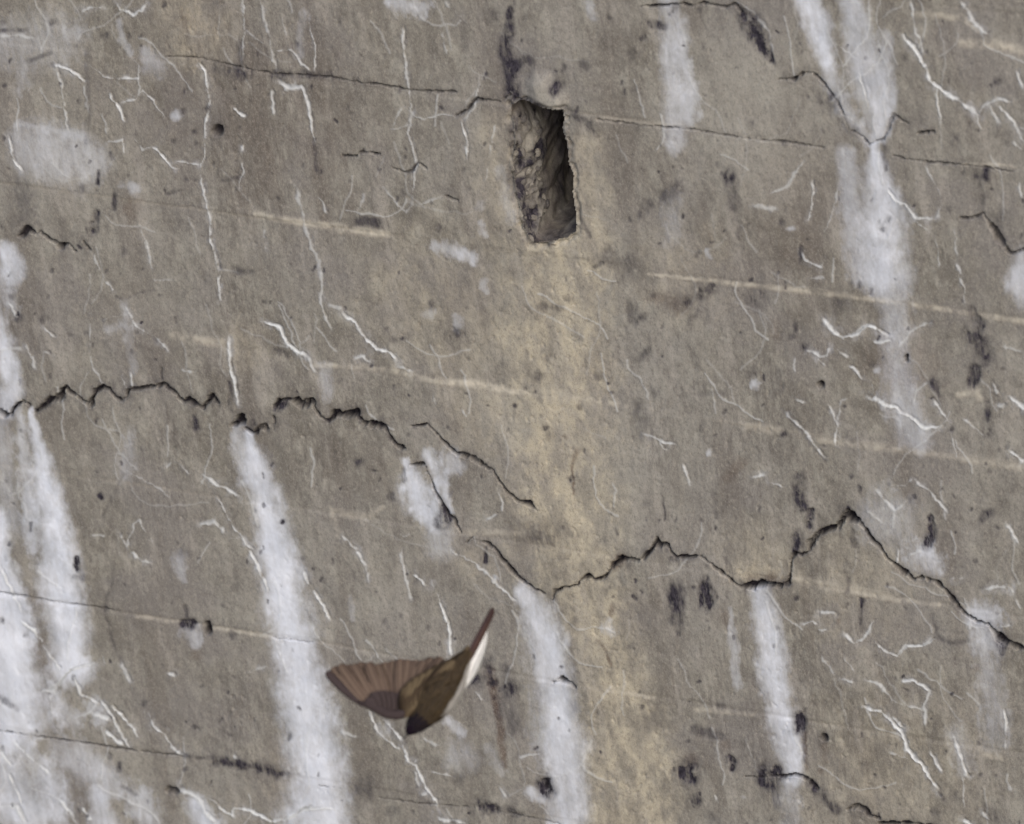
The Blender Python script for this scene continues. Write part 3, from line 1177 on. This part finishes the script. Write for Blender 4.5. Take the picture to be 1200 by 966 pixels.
# ------------------------------------------------------------------ build the wall from its parts
wall = bpy.data.objects.new('concrete_wall', None); COL.objects.link(wall)
wall.empty_display_size = .3
tag(wall, 'weathered board-marked concrete wall with cracks, white lime runs and a slot-shaped weep hole', 'wall')
fp = PID[F[:, 0]]
fpc = np.where(fp == 0, 1 + course[F[:, 0]], fp)
cnt = np.bincount(fpc, minlength=NEXT[0] + 1)
small = (fpc > 100) & (cnt[fpc] < 26)
fpc = np.where(small, 1 + course[F[:, 0]], fpc)
order = np.argsort(fpc, kind='stable'); fs = fpc[order]
cuts = np.nonzero(np.diff(fs))[0] + 1
remap = np.zeros(N, np.int64)
for grp in np.split(order, cuts):
    pid = int(fpc[grp[0]])
    name = PNAME.get(pid, 'board_course')
    f = F[grp]; vs = np.unique(f); remap[vs] = np.arange(len(vs))
    me = np_mesh(name, V3[vs], remap[f], {'m1': AT1[vs], 'm2': AT2[vs], 'm3': AT3[vs]}, VN[vs])
    o = link(name, me, wall, M_CONC)
# the body of the wall behind the face: edges and back
last = np.arange(NI + (KR - 1) * NLOOP, NI + KR * NLOOP)
fr = V3[last]; bk = fr.copy(); bk[:, 1] = WT
L = NLOOP; i = np.arange(L); j = (i + 1) % L
q = np.stack([i, j, L + j, L + i], 1)
Vb = np.concatenate([fr, bk]); c4 = [L + int(t) for t in (0, nl[0], nl[0] + nl[1], nl[0] + nl[1] + nl[2])]
q = np.concatenate([q, np.array([c4])])
zz = np.zeros((len(Vb), 4)); z1 = zz.copy(); z1[:, 3] = 0
link('wall_back', np_mesh('wall_back', Vb, q, {'m1': z1, 'm2': z1, 'm3': z1}), wall, M_CONC)

# the opening: rings that go back into the wall from the broken outline, the front of its left side ragged
def noise3(p, f, seed):
    x, y, z = p[..., 0] * f, p[..., 1] * f, p[..., 2] * f
    return (fbm(x + .5 * z, y - .3 * z, 2, seed) + fbm(y + .4 * x, z, 2, seed + 11) + fbm(z - .6 * y, x + .2, 2, seed + 23)) / 1.6
seg = np.vstack([HOLE, HOLE[:1]]); sl = np.r_[0, np.cumsum(np.hypot(*np.diff(seg, axis=0).T))]
nO, nD = 260, 46
tt = np.linspace(0, sl[-1], nO, endpoint=False)
oxp = np.interp(tt, sl, seg[:, 0]); oyp = np.interp(tt, sl, seg[:, 1])
cx_, cy_ = 639.0, 203.0
nrm = np.stack([np.gradient(oyp), -np.gradient(oxp)], 1); nrm /= np.linalg.norm(nrm, axis=1, keepdims=True)
nrm *= np.sign((nrm * np.stack([oxp - cx_, oyp - cy_], 1)).sum(1, keepdims=True)); 
for _ in range(4): nrm = (nrm + np.roll(nrm, 1, 0) + np.roll(nrm, -1, 0)) / 3
oxp, oyp = oxp + nrm[:, 0] * 2.6, oyp + nrm[:, 1] * 2.6
ou_, ov_ = px_to_wall(oxp, oyp)
ce_ = px_to_wall(np.array([cx_]), np.array([cy_])); cu_, cv_ = ce_[0][0], ce_[1][0]
leftness = sstep(.2, .8, -nrm[:, 0]) * sstep(128, 146, oyp)
rings_, depth_ = [], []
for q_ in np.linspace(0, 1, nD):
    d_ = .0022 + .088 * q_ ** 1.15
    shrink = leftness * .010 * sstep(0, .036, d_) + .003 * sstep(0, .03, d_)
    du_, dv_ = ou_ - cu_, ov_ - cv_; ln_ = np.hypot(du_, dv_)
    fac = 1 - shrink / ln_
    rings_.append(np.stack([cu_ + du_ * fac, np.full(nO, d_), cv_ + dv_ * fac], 1)); depth_.append(np.full(nO, d_))
R3 = np.array(rings_); D3 = np.array(depth_)
front = sstep(.050, .030, D3)
amp = (.0006 + .0024 * leftness[None] * front + .0012) * sstep(.002, .007, D3)
off3 = np.stack([noise3(R3, 95, 131) + .5 * noise3(R3, 260, 137), noise3(R3, 95, 141) + .5 * noise3(R3, 260, 147), noise3(R3, 95, 151) + .5 * noise3(R3, 260, 157)], -1)
R3 = R3 + off3 * amp[..., None] * np.array([1.3, 1, 1])
Vh = R3.reshape(-1, 3); kk = np.arange(nD * nO).reshape(nD, nO)
Fh = np.stack([kk[:-1], np.roll(kk[:-1], -1, 1), np.roll(kk[1:], -1, 1), kk[1:]], -1).reshape(-1, 4)
# back of the hole
lastr = R3[-1]; capr = [lastr]
for q_ in (.75, .5, .25, .02): capr.append(np.array([cu_, lastr[:, 1].mean() + .002, cv_]) + (lastr - np.array([cu_, lastr[:, 1].mean(), cv_])) * q_)
base = len(Vh) - nO; Vh = np.vstack([Vh] + capr[1:])
for q_ in range(4):
    a_ = base + q_ * nO + np.arange(nO); b_ = a_ + nO
    Fh = np.vstack([Fh, np.stack([a_, np.roll(a_, -1), np.roll(b_, -1), b_], 1)])
nh = len(Vh); dep = Vh[:, 1]
n3 = noise3(Vh, 90, 161); n4 = noise3(Vh, 200, 171)
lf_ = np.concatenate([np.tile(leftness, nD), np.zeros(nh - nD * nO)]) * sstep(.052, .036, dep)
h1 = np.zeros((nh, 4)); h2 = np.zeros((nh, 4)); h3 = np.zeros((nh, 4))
h1[:, 2] = np.clip(.34 + .7 * n3 + .5 * n4, .05, .9) * lf_ + (1 - lf_) * np.clip(.38 + .35 * n3, 0, .8)   # grime, and painted shade deeper in
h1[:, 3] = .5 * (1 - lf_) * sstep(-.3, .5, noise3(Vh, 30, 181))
h2[:, 1] = (1 - lf_) * np.clip(.45 + .4 * n3, 0, 1); h3[:, 0] = lf_ * .4  # brown behind the ragged front darkens the recess: shade put into the colour
if np.cross(Vh[Fh[0, 1]] - Vh[Fh[0, 0]], Vh[Fh[0, 3]] - Vh[Fh[0, 0]]) @ (np.array([cu_, dep[0], cv_]) - Vh[Fh[0, 0]]) < 0: Fh = Fh[:, ::-1]
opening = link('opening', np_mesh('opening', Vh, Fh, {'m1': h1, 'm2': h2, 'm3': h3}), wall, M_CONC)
opening['label'] = 'dark slot-shaped weep hole with a broken pebbly left side'
# pebbles standing out of its broken left side
import bmesh
def pebble_mesh(seed):
    r = np.random.default_rng(seed); bm = bmesh.new()
    bmesh.ops.create_icosphere(bm, subdivisions=2, radius=1)
    d = r.normal(size=(5, 3))
    for v in bm.verts:
        n = np.array(v.co); s = 1 + .10 * math.sin(n @ d[0] * 2.1 + 1) + .09 * math.sin(n @ d[1] * 3 + 2)
        v.co = Vector(n * s * np.array([1, .8, .75]))
    me = bpy.data.meshes.new('aggregate_stone'); bm.to_mesh(me); bm.free()
    for p in me.polygons: p.use_smooth = True
    return me
def stone_mat():
    k = NT('aggregate_stone'); pos = k.n('ShaderNodeTexCoord').outputs['Object']
    inf = k.n('ShaderNodeObjectInfo').outputs['Random']
    c = k.mix(inf, (.06, .058, .065), (.30, .28, .24))
    c = k.mix(k.ramp(k.noise(pos, 3, 4), .4, .65, 0, .7), c, (.16, .14, .12))
    k.l(c, k.b.inputs['Base Color']); k.b.inputs['Roughness'].default_value = .85
    bump = k.n('ShaderNodeBump'); bump.inputs['Strength'].default_value = .5; bump.inputs['Distance'].default_value = .002
    k.l(k.noise(pos, 8, 4), bump.inputs['Height']); k.l(bump.outputs[0], k.b.inputs['Normal'])
    return k.m
M_ST = stone_mat()
peb = [pebble_mesh(s) for s in range(4)]
for m in peb: m.materials.append(M_ST)
cand = np.nonzero(leftness > .85)[0]
for n_ in range(34):
    c_ = cand[int((n_ * 0.618 % 1) * len(cand))]; d_ = rng.uniform(.004, .040)
    ring = int(np.argmin(np.abs(D3[:, 0] - d_))); p = R3[ring, c_]
    o = link('aggregate_stone', peb[int(rng.integers(4))], opening)
    s_ = rng.uniform(3.2, 7.2) * MPP
    o.location = p - np.array([s_ * .25, 0, 0])
    o.scale = (s_ * rng.uniform(.8, 1.1), s_ * rng.uniform(.8, 1.2), s_ * rng.uniform(.7, 1.05)); o.rotation_euler = tuple(rng.uniform(0, 6, 3))

# ------------------------------------------------------------------ the bird
def feather_mat(name, edge, centre, shaft, tipd=.55):
    k = NT(name)
    a = k.n('ShaderNodeAttribute', attribute_name='fc'); s = k.n('ShaderNodeSeparateColor'); k.l(a.outputs['Color'], s.inputs[0])
    across, along = s.outputs[0], s.outputs[1]          # 0..1 across the vane, 0..1 root to tip
    pos = k.n('ShaderNodeTexCoord').outputs['Object']
    c = k.mix(k.ramp(across, .15, .95), centre, edge)
    c = k.mix(k.ramp(along, .45, 1.0, 0, tipd), c, tuple(x * .55 for x in centre))
    c = k.mix(k.ramp(k.noise(pos, 260, 3), .35, .7, 0, .35), c, tuple(x * .6 for x in centre))
    c = k.mix(k.ramp(across, .16, .05), c, shaft)
    k.l(c, k.b.inputs['Base Color']); k.b.inputs['Roughness'].default_value = .75
    k.b.inputs['Specular IOR Level'].default_value = .12
    return k.m
M_PRIM = feather_mat('brown_flight_feather', (.124, .088, .066), (.090, .063, .049), (.145, .106, .078))
M_COV = feather_mat('dark_covert_feather', (.050, .037, .036), (.042, .031, .031), (.046, .034, .034), 0.0)
M_TERT = feather_mat('olive_scapular_feather', (.070, .044, .026), (.110, .082, .048), (.120, .090, .052), .75)
M_TAIL = feather_mat('dark_tail_feather', (.085, .05, .042), (.050, .030, .030), (.03, .02, .02))
M_WHITE = feather_mat('white_covert_feather', (.62, .62, .60), (.64, .64, .62), (.64, .64, .62), .0)

def body_mat():
    k = NT('bird_plumage')
    a = k.n('ShaderNodeAttribute', attribute_name='fc'); s = k.n('ShaderNodeSeparateColor'); k.l(a.outputs['Color'], s.inputs[0])
    pale, head = s.outputs[0], s.outputs[1]
    pos = k.n('ShaderNodeTexCoord').outputs['Object']
    n1 = k.noise(pos, 140, 4); n2 = k.noise(k.mapping(pos, (1.0, .35, 1.0)), 420, 3)
    c = k.mix(k.ramp(n1, .35, .65), (.028, .020, .012), (.046, .033, .019))
    c = k.mix(k.ramp(n2, .5, .7, 0, .6), c, (.048, .038, .025))
    c = k.mix(k.ramp(k.math('ADD', pale, k.math('MULTIPLY', k.math('SUBTRACT', n2, .5), .5)), .35, .75), c, (.28, .27, .25))
    c = k.mix(head, c, (.010, .006, .011))
    k.l(c, k.b.inputs['Base Color']); k.b.inputs['Roughness'].default_value = .9
    k.b.inputs['Specular IOR Level'].default_value = .06
    bump = k.n('ShaderNodeBump'); bump.inputs['Strength'].default_value = .6; bump.inputs['Distance'].default_value = .0008
    k.l(n2, bump.inputs['Height']); k.l(bump.outputs[0], k.b.inputs['Normal'])
    return k.m
M_BODY = body_mat()
def plain(name, colr, rough):
    k = NT(name); pos = k.n('ShaderNodeTexCoord').outputs['Object']
    c = k.mix(k.ramp(k.noise(pos, 300, 3), .4, .6, 0, .5), colr, tuple(x * .6 for x in colr))
    k.l(c, k.b.inputs['Base Color']); k.b.inputs['Roughness'].default_value = rough; return k.m
M_BILL = plain('horn_black', (.02, .016, .016), .4); M_EYE = plain('eye_black', (.006, .005, .005), .12)

# the bird hangs in the air a metre in front of the wall.  Local axes: x right, y up in the view, z towards the viewer,
# lengths in metres; outlines were measured in photograph pixels around (510, 800)
OUT = 0.95
bx_, by_ = 510.0, 800.0
dirv = FWD * FPX + RIGHT * (bx_ - PW / 2) + UP * (PH / 2 - by_)
tw = -CAM[1] / dirv[1]
org = CAM + dirv * tw; org = CAM + (org - CAM) * (1 - OUT / np.linalg.norm(org - CAM))
SB = MPP * (1 - OUT / DIST)
bird = bpy.data.objects.new('bird', None); COL.objects.link(bird)
bird.empty_display_size = .05
bird.matrix_world = Matrix(((RIGHT[0], UP[0], -FWD[0], org[0]), (RIGHT[1], UP[1], -FWD[1], org[1]), (RIGHT[2], UP[2], -FWD[2], org[2]), (0, 0, 0, 1)))
tag(bird, 'small brown bird with white undertail diving head-down with one wing fanned out', 'bird')
def B(x, y, z=0.0): return np.array([(x - bx_) * SB, -(y - by_) * SB, z * SB])
ZO = (360.0, 690.0, 4.615)
def Z(x, y, z=0.0): return B(ZO[0] + x / ZO[2], ZO[1] + y / ZO[2], z)

def grid_tube(rings, cap=True):
    R = np.array(rings); n, m = R.shape[:2]
    V_ = R.reshape(-1, 3); F_ = []
    for a in range(n - 1):
        for b in range(m):
            F_.append((a * m + b, a * m + (b + 1) % m, (a + 1) * m + (b + 1) % m, (a + 1) * m + b))
    return V_, F_
def poly_mesh(name, V_, F_, fc=None):
    me = bpy.data.meshes.new(name); me.from_pydata([tuple(v) for v in V_], [], [tuple(f) for f in F_]); me.update()
    import bmesh as bmm
    bm = bmm.new(); bm.from_mesh(me); bmm.ops.recalc_face_normals(bm, faces=bm.faces); bm.to_mesh(me); bm.free()
    for p in me.polygons: p.use_smooth = True
    if fc is not None:
        at = me.attributes.new('fc', 'FLOAT_COLOR', 'POINT'); at.data.foreach_set('color', np.asarray(fc, np.float32).ravel())
    return me

def feather(name, root, tip, width, mat, parent, bend=0.0, lift=0.0, normal=(0, 0, 1), shape='flight', roll=0.0):
    """a vane with a shaft: lens-shaped cross-section, rounded tip"""
    root = np.asarray(root, float); tip = np.asarray(tip, float); ax = tip - root; Ln = np.linalg.norm(ax); ax /= Ln
    nz = np.asarray(normal, float); nz = nz - ax * (nz @ ax); nz /= np.linalg.norm(nz); sd_ = np.cross(nz, ax)
    cr, sr = math.cos(roll), math.sin(roll); sd_, nz = sd_ * cr + nz * sr, nz * cr - sd_ * sr
    ts = np.array([0, .06, .15, .28, .42, .56, .70, .80, .88, .94, .98, 1.0])
    if shape == 'flight': ws = np.array([.25, .42, .62, .82, .95, 1, 1, .98, .93, .82, .60, .12])
    elif shape == 'pointed': ws = np.array([.3, .55, .75, .92, 1, .97, .85, .68, .48, .30, .15, .03])
    else: ws = np.array([.35, .6, .82, .96, 1, 1, .98, .93, .84, .66, .42, .10])
    rings, fc = [], []
    cs = [(-1, .0), (-.55, .5), (-.12, .75), (0, 1.1), (.12, .75), (.55, .5), (1, .0), (.5, -.25), (0, -.35), (-.5, -.25)]
    for t, wv in zip(ts, ws):
        ctr = root + ax * Ln * t + sd_ * bend * Ln * math.sin(t * math.pi) * .5 + nz * lift * Ln * t * t
        ring = []
        for cx, cz in cs:
            ring.append(ctr + sd_ * cx * width * .5 * wv + nz * (cz * SB * 0.38 * (1 - .6 * t) + SB * 0.18 * (1 - cx * cx) * wv * width / (SB * 10)))
            fc.append((abs(cx), t, 0, 1))
        rings.append(ring)
    V_, F_ = grid_tube(rings); m = len(cs)
    F_.append(tuple(range(m))[::-1]); F_.append(tuple(range(len(V_) - m, len(V_))))
    return link(name, poly_mesh(name, V_, F_, fc), parent, mat)

# body: one continuous surface from the forehead to the rump
spine = [(477, 862, 0, 3.5, 3.5), (480, 857.5, 1, 8.0, 8), (484.5, 852.5, 1.5, 11.2, 11), (490, 846, 1.5, 13.8, 13.5), (497, 838, 1, 17.5, 16), (505, 828, 1, 22.0, 19),
         (512, 818, 0, 24.5, 21), (519, 808, -1, 24.5, 21), (526, 798, -2, 22.0, 19), (533, 788, -3, 18.0, 15), (540, 778, -3, 13.0, 11),
         (546, 769, -3, 8.5, 7), (551, 761, -3, 4.5, 4)]
SPN = np.array(spine)
t_old = np.linspace(0, 1, len(SPN)); t_new = np.linspace(0, 1, 44)
def smooth_interp(c):
    y = np.interp(t_new, t_old, c); k_ = np.array([.25, .5, .25]); y2 = y.copy()
    for _ in range(3): y2[1:-1] = np.convolve(y2, k_, 'valid')
    return y2
SI = np.stack([smooth_interp(SPN[:, q_]) for q_ in range(5)], 1)
rings, fc = [], []
NR = 32
for i_, (x, y, z, ra, rb) in enumerate(SI):
    a0, a1 = SI[max(0, i_ - 1)], SI[min(len(SI) - 1, i_ + 1)]
    tg = np.array([a1[0] - a0[0], -(a1[1] - a0[1]), a1[2] - a0[2]]); tg /= np.linalg.norm(tg)
    side = np.cross(tg, [0, 0, 1]); side /= np.linalg.norm(side); nn = np.cross(side, tg)     # side points right-down
    ring = []
    t = t_new[i_]
    for b_ in range(NR):
        an = 2 * math.pi * b_ / NR
        e = 1 + .02 * math.sin(5 * an + i_ * .9)
        ring.append(B(x, y, z) + (side * math.cos(an) * ra + nn * math.sin(an) * rb) * SB * e)
        belly = 0.5 + 0.5 * math.cos(an + 0.35)                   # right flank and underside are pale
        pl = max(0, min(1, (belly - .58) / .20)) * min(1, max(0, (t - .30) / .22))
        under = 1.0 if math.sin(an) < -.35 else 0.0
        fc.append((max(pl, under * min(1, max(0, (t - .12) / .2))), max(0, min(1, (0.27 - t) / .10)), 0, 1))
    rings.append(ring)
V_, F_ = grid_tube(rings); F_.append(tuple(range(NR))[::-1]); F_.append(tuple(range(len(V_) - NR, len(V_))))
body = link('body', poly_mesh('body', V_, F_, fc), bird, M_BODY)
# small overlapping feathers of head, mantle, back and rump, each its own piece on the body
M_BACK = feather_mat('back_contour_feather', (.066, .047, .027), (.036, .026, .016), (.030, .022, .014), .25)
M_CROWN = feather_mat('crown_contour_feather', (.017, .012, .016), (.010, .007, .010), (.010, .007, .010), .2)
RB = np.array(rings)
for i_ in range(2, 37, 2):
    for b_ in range(2, 15, 2):
        bb = (b_ + (1 if (i_ // 2) % 2 else 0)) % NR
        p0 = RB[i_, bb]; j2 = min(i_ + 5, len(RB) - 1); p1 = RB[j2, bb]
        ctr_ = RB[i_].mean(0); nv = p0 - ctr_; nv /= np.linalg.norm(nv)
        if math.cos(2 * math.pi * bb / NR + .35) > .12 and t_new[i_] > .3: continue       # the pale flank stays smooth
        wl = max(np.linalg.norm(RB[i_, (bb + 1) % NR] - RB[i_, bb - 1]) * 1.15, 3.5 * SB)
        feather('contour_feather', p0 - nv * SB * .3, p1 + nv * SB * .55 + rng.normal(0, .5, 3) * SB, wl, M_CROWN if t_new[i_] < .20 else M_BACK, body, normal=nv, shape='round')
# bill: two short mandibles, wide at the gape
for up_ in (1, -1):
    rr = []
    for t in np.linspace(0, 1, 6):
        wq = (1 - t) ** .8 * 4.2 + .35
        c0 = np.array([478.5 - 6.0 * t, 860 + 8.5 * t, .6 * up_ - .3 * t])
        ax = np.array([-.58, -.81, 0]); sd2 = np.array([.81, -.58, 0])
        rr.append([B(*c0) + (sd2 * math.cos(q_) * wq * .5 + np.array([0, 0, 1]) * math.sin(q_) * wq * .34) * SB for q_ in np.linspace(0, 2 * math.pi, 9)[:-1]])
    V_, F_ = grid_tube(rr); F_.append(tuple(range(8))[::-1]); F_.append(tuple(range(len(V_) - 8, len(V_))))
    link('mandible', poly_mesh('mandible', V_, F_), bird, M_BILL)
for ex, ey, ez in ((477.0, 850.5, 7.0), (489.5, 859.0, 7.0)):
    bm = bmesh.new(); bmesh.ops.create_icosphere(bm, subdivisions=2, radius=1.9 * SB, matrix=Matrix.Translation(Vector(B(ex, ey, ez))))
    me = bpy.data.meshes.new('eye'); bm.to_mesh(me); bm.free()
    for p in me.polygons: p.use_smooth = True
    link('eye', me, bird, M_EYE)

# spread wing
wing = bpy.data.objects.new('wing', None); COL.objects.link(wing); wing.parent = bird; wing.empty_display_size = .02
def hand_mesh():
    P_ = [(Z(262, 612, 1), 2.2, 1.6), (Z(310, 632, 2), 4.5, 2.4), (Z(360, 650, 3), 7.5, 3.4), (Z(420, 680, 4), 8.5, 4.2), (Z(480, 690, 4), 8.0, 4.6), (Z(530, 672, 3), 9, 5.5), (Z(580, 650, 1), 9, 6)]
    rr, fc_ = [], []
    for i_, (c0, ra, rb) in enumerate(P_):
        tg = P_[min(i_ + 1, 6)][0] - P_[max(0, i_ - 1)][0]; tg /= np.linalg.norm(tg); sdv = np.cross(tg, [0, 0, 1]); nn = np.cross(sdv, tg)
        for q_ in np.linspace(0, 2 * math.pi, 13)[:-1]: fc_.append((0.4, .3, 0, 1))
        rr.append([c0 + (sdv * math.cos(q_) * ra * .72 + nn * math.sin(q_) * rb) * SB for q_ in np.linspace(0, 2 * math.pi, 13)[:-1]])
    V_, F_ = grid_tube(rr); F_.append(tuple(range(12))[::-1]); F_.append(tuple(range(len(V_) - 12, len(V_))))
    return poly_mesh('leading_edge', V_, F_, fc_)
link('leading_edge', hand_mesh(), wing, M_COV)
tips = [(88, 447), (122, 424), (158, 411), (196, 404), (236, 400), (278, 398), (322, 396), (366, 395), (410, 394), (454, 392), (498, 389), (542, 385), (588, 380), (634, 376), (682, 372), (732, 370)]
roots = [(292, 640), (318, 645), (340, 650), (362, 655), (384, 660), (406, 664), (428, 668), (448, 670), (466, 670), (484, 668), (500, 662), (514, 652), (526, 640), (540, 628), (556, 616), (574, 602)]
for i_, (tp, rt) in enumerate(zip(tips, roots)):
    wv = (10.5 if i_ == 0 else 16.5) * SB
    feather('flight_feather', Z(*rt, 1 - .45 * i_), Z(tp[0] + rng.normal(0, 4), tp[1] + rng.normal(0, 6), -2 - .5 * i_ + rng.normal(0, .5)), wv, M_PRIM if i_ else M_COV, wing, lift=rng.normal(0, .012),
            bend=(.05 if i_ < 3 else .02) * (1 if i_ % 2 else .6), normal=(.12, .05, 1), roll=-.05)
for i_, (tp, rt, wv) in enumerate([((318, 590), (352, 650), 11), ((350, 560), (376, 662), 12), ((378, 553), (398, 672), 13), ((408, 552), (420, 680), 13), ((438, 556), (444, 688), 13), ((468, 562), (466, 692), 13),
                                   ((498, 570), (490, 692), 13), ((522, 582), (510, 690), 12)]):
    feather('covert_feather', Z(*rt, 5 - .2 * i_), Z(*tp, 3.2 - .3 * i_), (wv + 4) * SB, M_COV, wing, shape='round', roll=-.03)
# scapulars and tertials lying over the wing root
rim = np.array([(517, 590), (519, 560), (530, 528), (556, 502), (592, 476), (632, 454), (676, 432), (722, 410), (768, 392), (800, 384)], float)
foot = np.array([(536, 700), (538, 694), (541, 688), (546, 680), (554, 670), (566, 658), (582, 640), (602, 618), (626, 590), (650, 560)], float)
for i_ in range(10):
    feather('scapular_feather', Z(*foot[i_], 7 + .95 * i_), Z(*rim[i_], 4.2 + .62 * i_), 17 * SB, M_TERT, wing, bend=.05, shape='round', normal=(-.25, .15, 1), roll=.04)

# the other wing swings away behind the body
wing2 = bpy.data.objects.new('wing', None); COL.objects.link(wing2); wing2.parent = bird; wing2.empty_display_size = .02
for i_ in range(12):
    f_ = i_ / 11
    rt = np.array([524 + 6 * f_, 826 - 16 * f_, -16 - 16 * (1 - f_)]); tp = np.array([524 + 16 * f_, 806 - 20 * f_, -118 + 62 * f_])
    feather('flight_feather', B(*rt), B(*tp), 15 * SB, M_PRIM, wing2, bend=.03, normal=(1, .5, .1))
for i_ in range(6):
    f_ = i_ / 5
    feather('covert_feather', B(524 + 3 * f_, 831 - 20 * f_, -8), B(530 + 7 * f_, 818 - 22 * f_, -46), 13 * SB, M_COV, wing2, shape='round', normal=(1, .5, .1))

# tail, closed to a narrow blade, with white coverts beneath it
tail = bpy.data.objects.new('tail', None); COL.objects.link(tail); tail.parent = bird; tail.empty_display_size = .02
for i_, (rt, tp, wv) in enumerate([((842, 410), (1006, 100), 5), ((848, 412), (1011, 93), 5.5), ((854, 416), (1016, 92), 5.5), ((860, 420), (1020, 97), 5.5), ((866, 424), (1021, 108), 5)]):
    feather('tail_feather', Z(*rt, 2 - i_ * 1.0), Z(*tp, -8 - i_ * .9), wv * SB, M_TAIL, tail, bend=-.01, shape='flight', normal=(-.2, .2, 1))
for i_, (rt, tp, wv) in enumerate([((850, 500), (976, 200), 12), ((858, 515), (982, 222), 13), ((862, 525), (976, 262), 12), ((852, 540), (958, 320), 10)]):
    feather('undertail_covert', Z(*rt, -3 - i_ * .9), Z(*tp, -9 - i_ * .8), wv * SB, M_WHITE, tail, bend=-.03, shape='pointed', normal=(.1, .1, 1))
for i_, (rt, tp, wv) in enumerate([((800, 450), (880, 300), 12), ((820, 450), (900, 310), 12)]):
    feather('uppertail_covert', Z(*rt, 6 - i_), Z(*tp, -1 - i_), wv * SB, M_TERT, tail, shape='pointed', normal=(-.3, .2, 1))
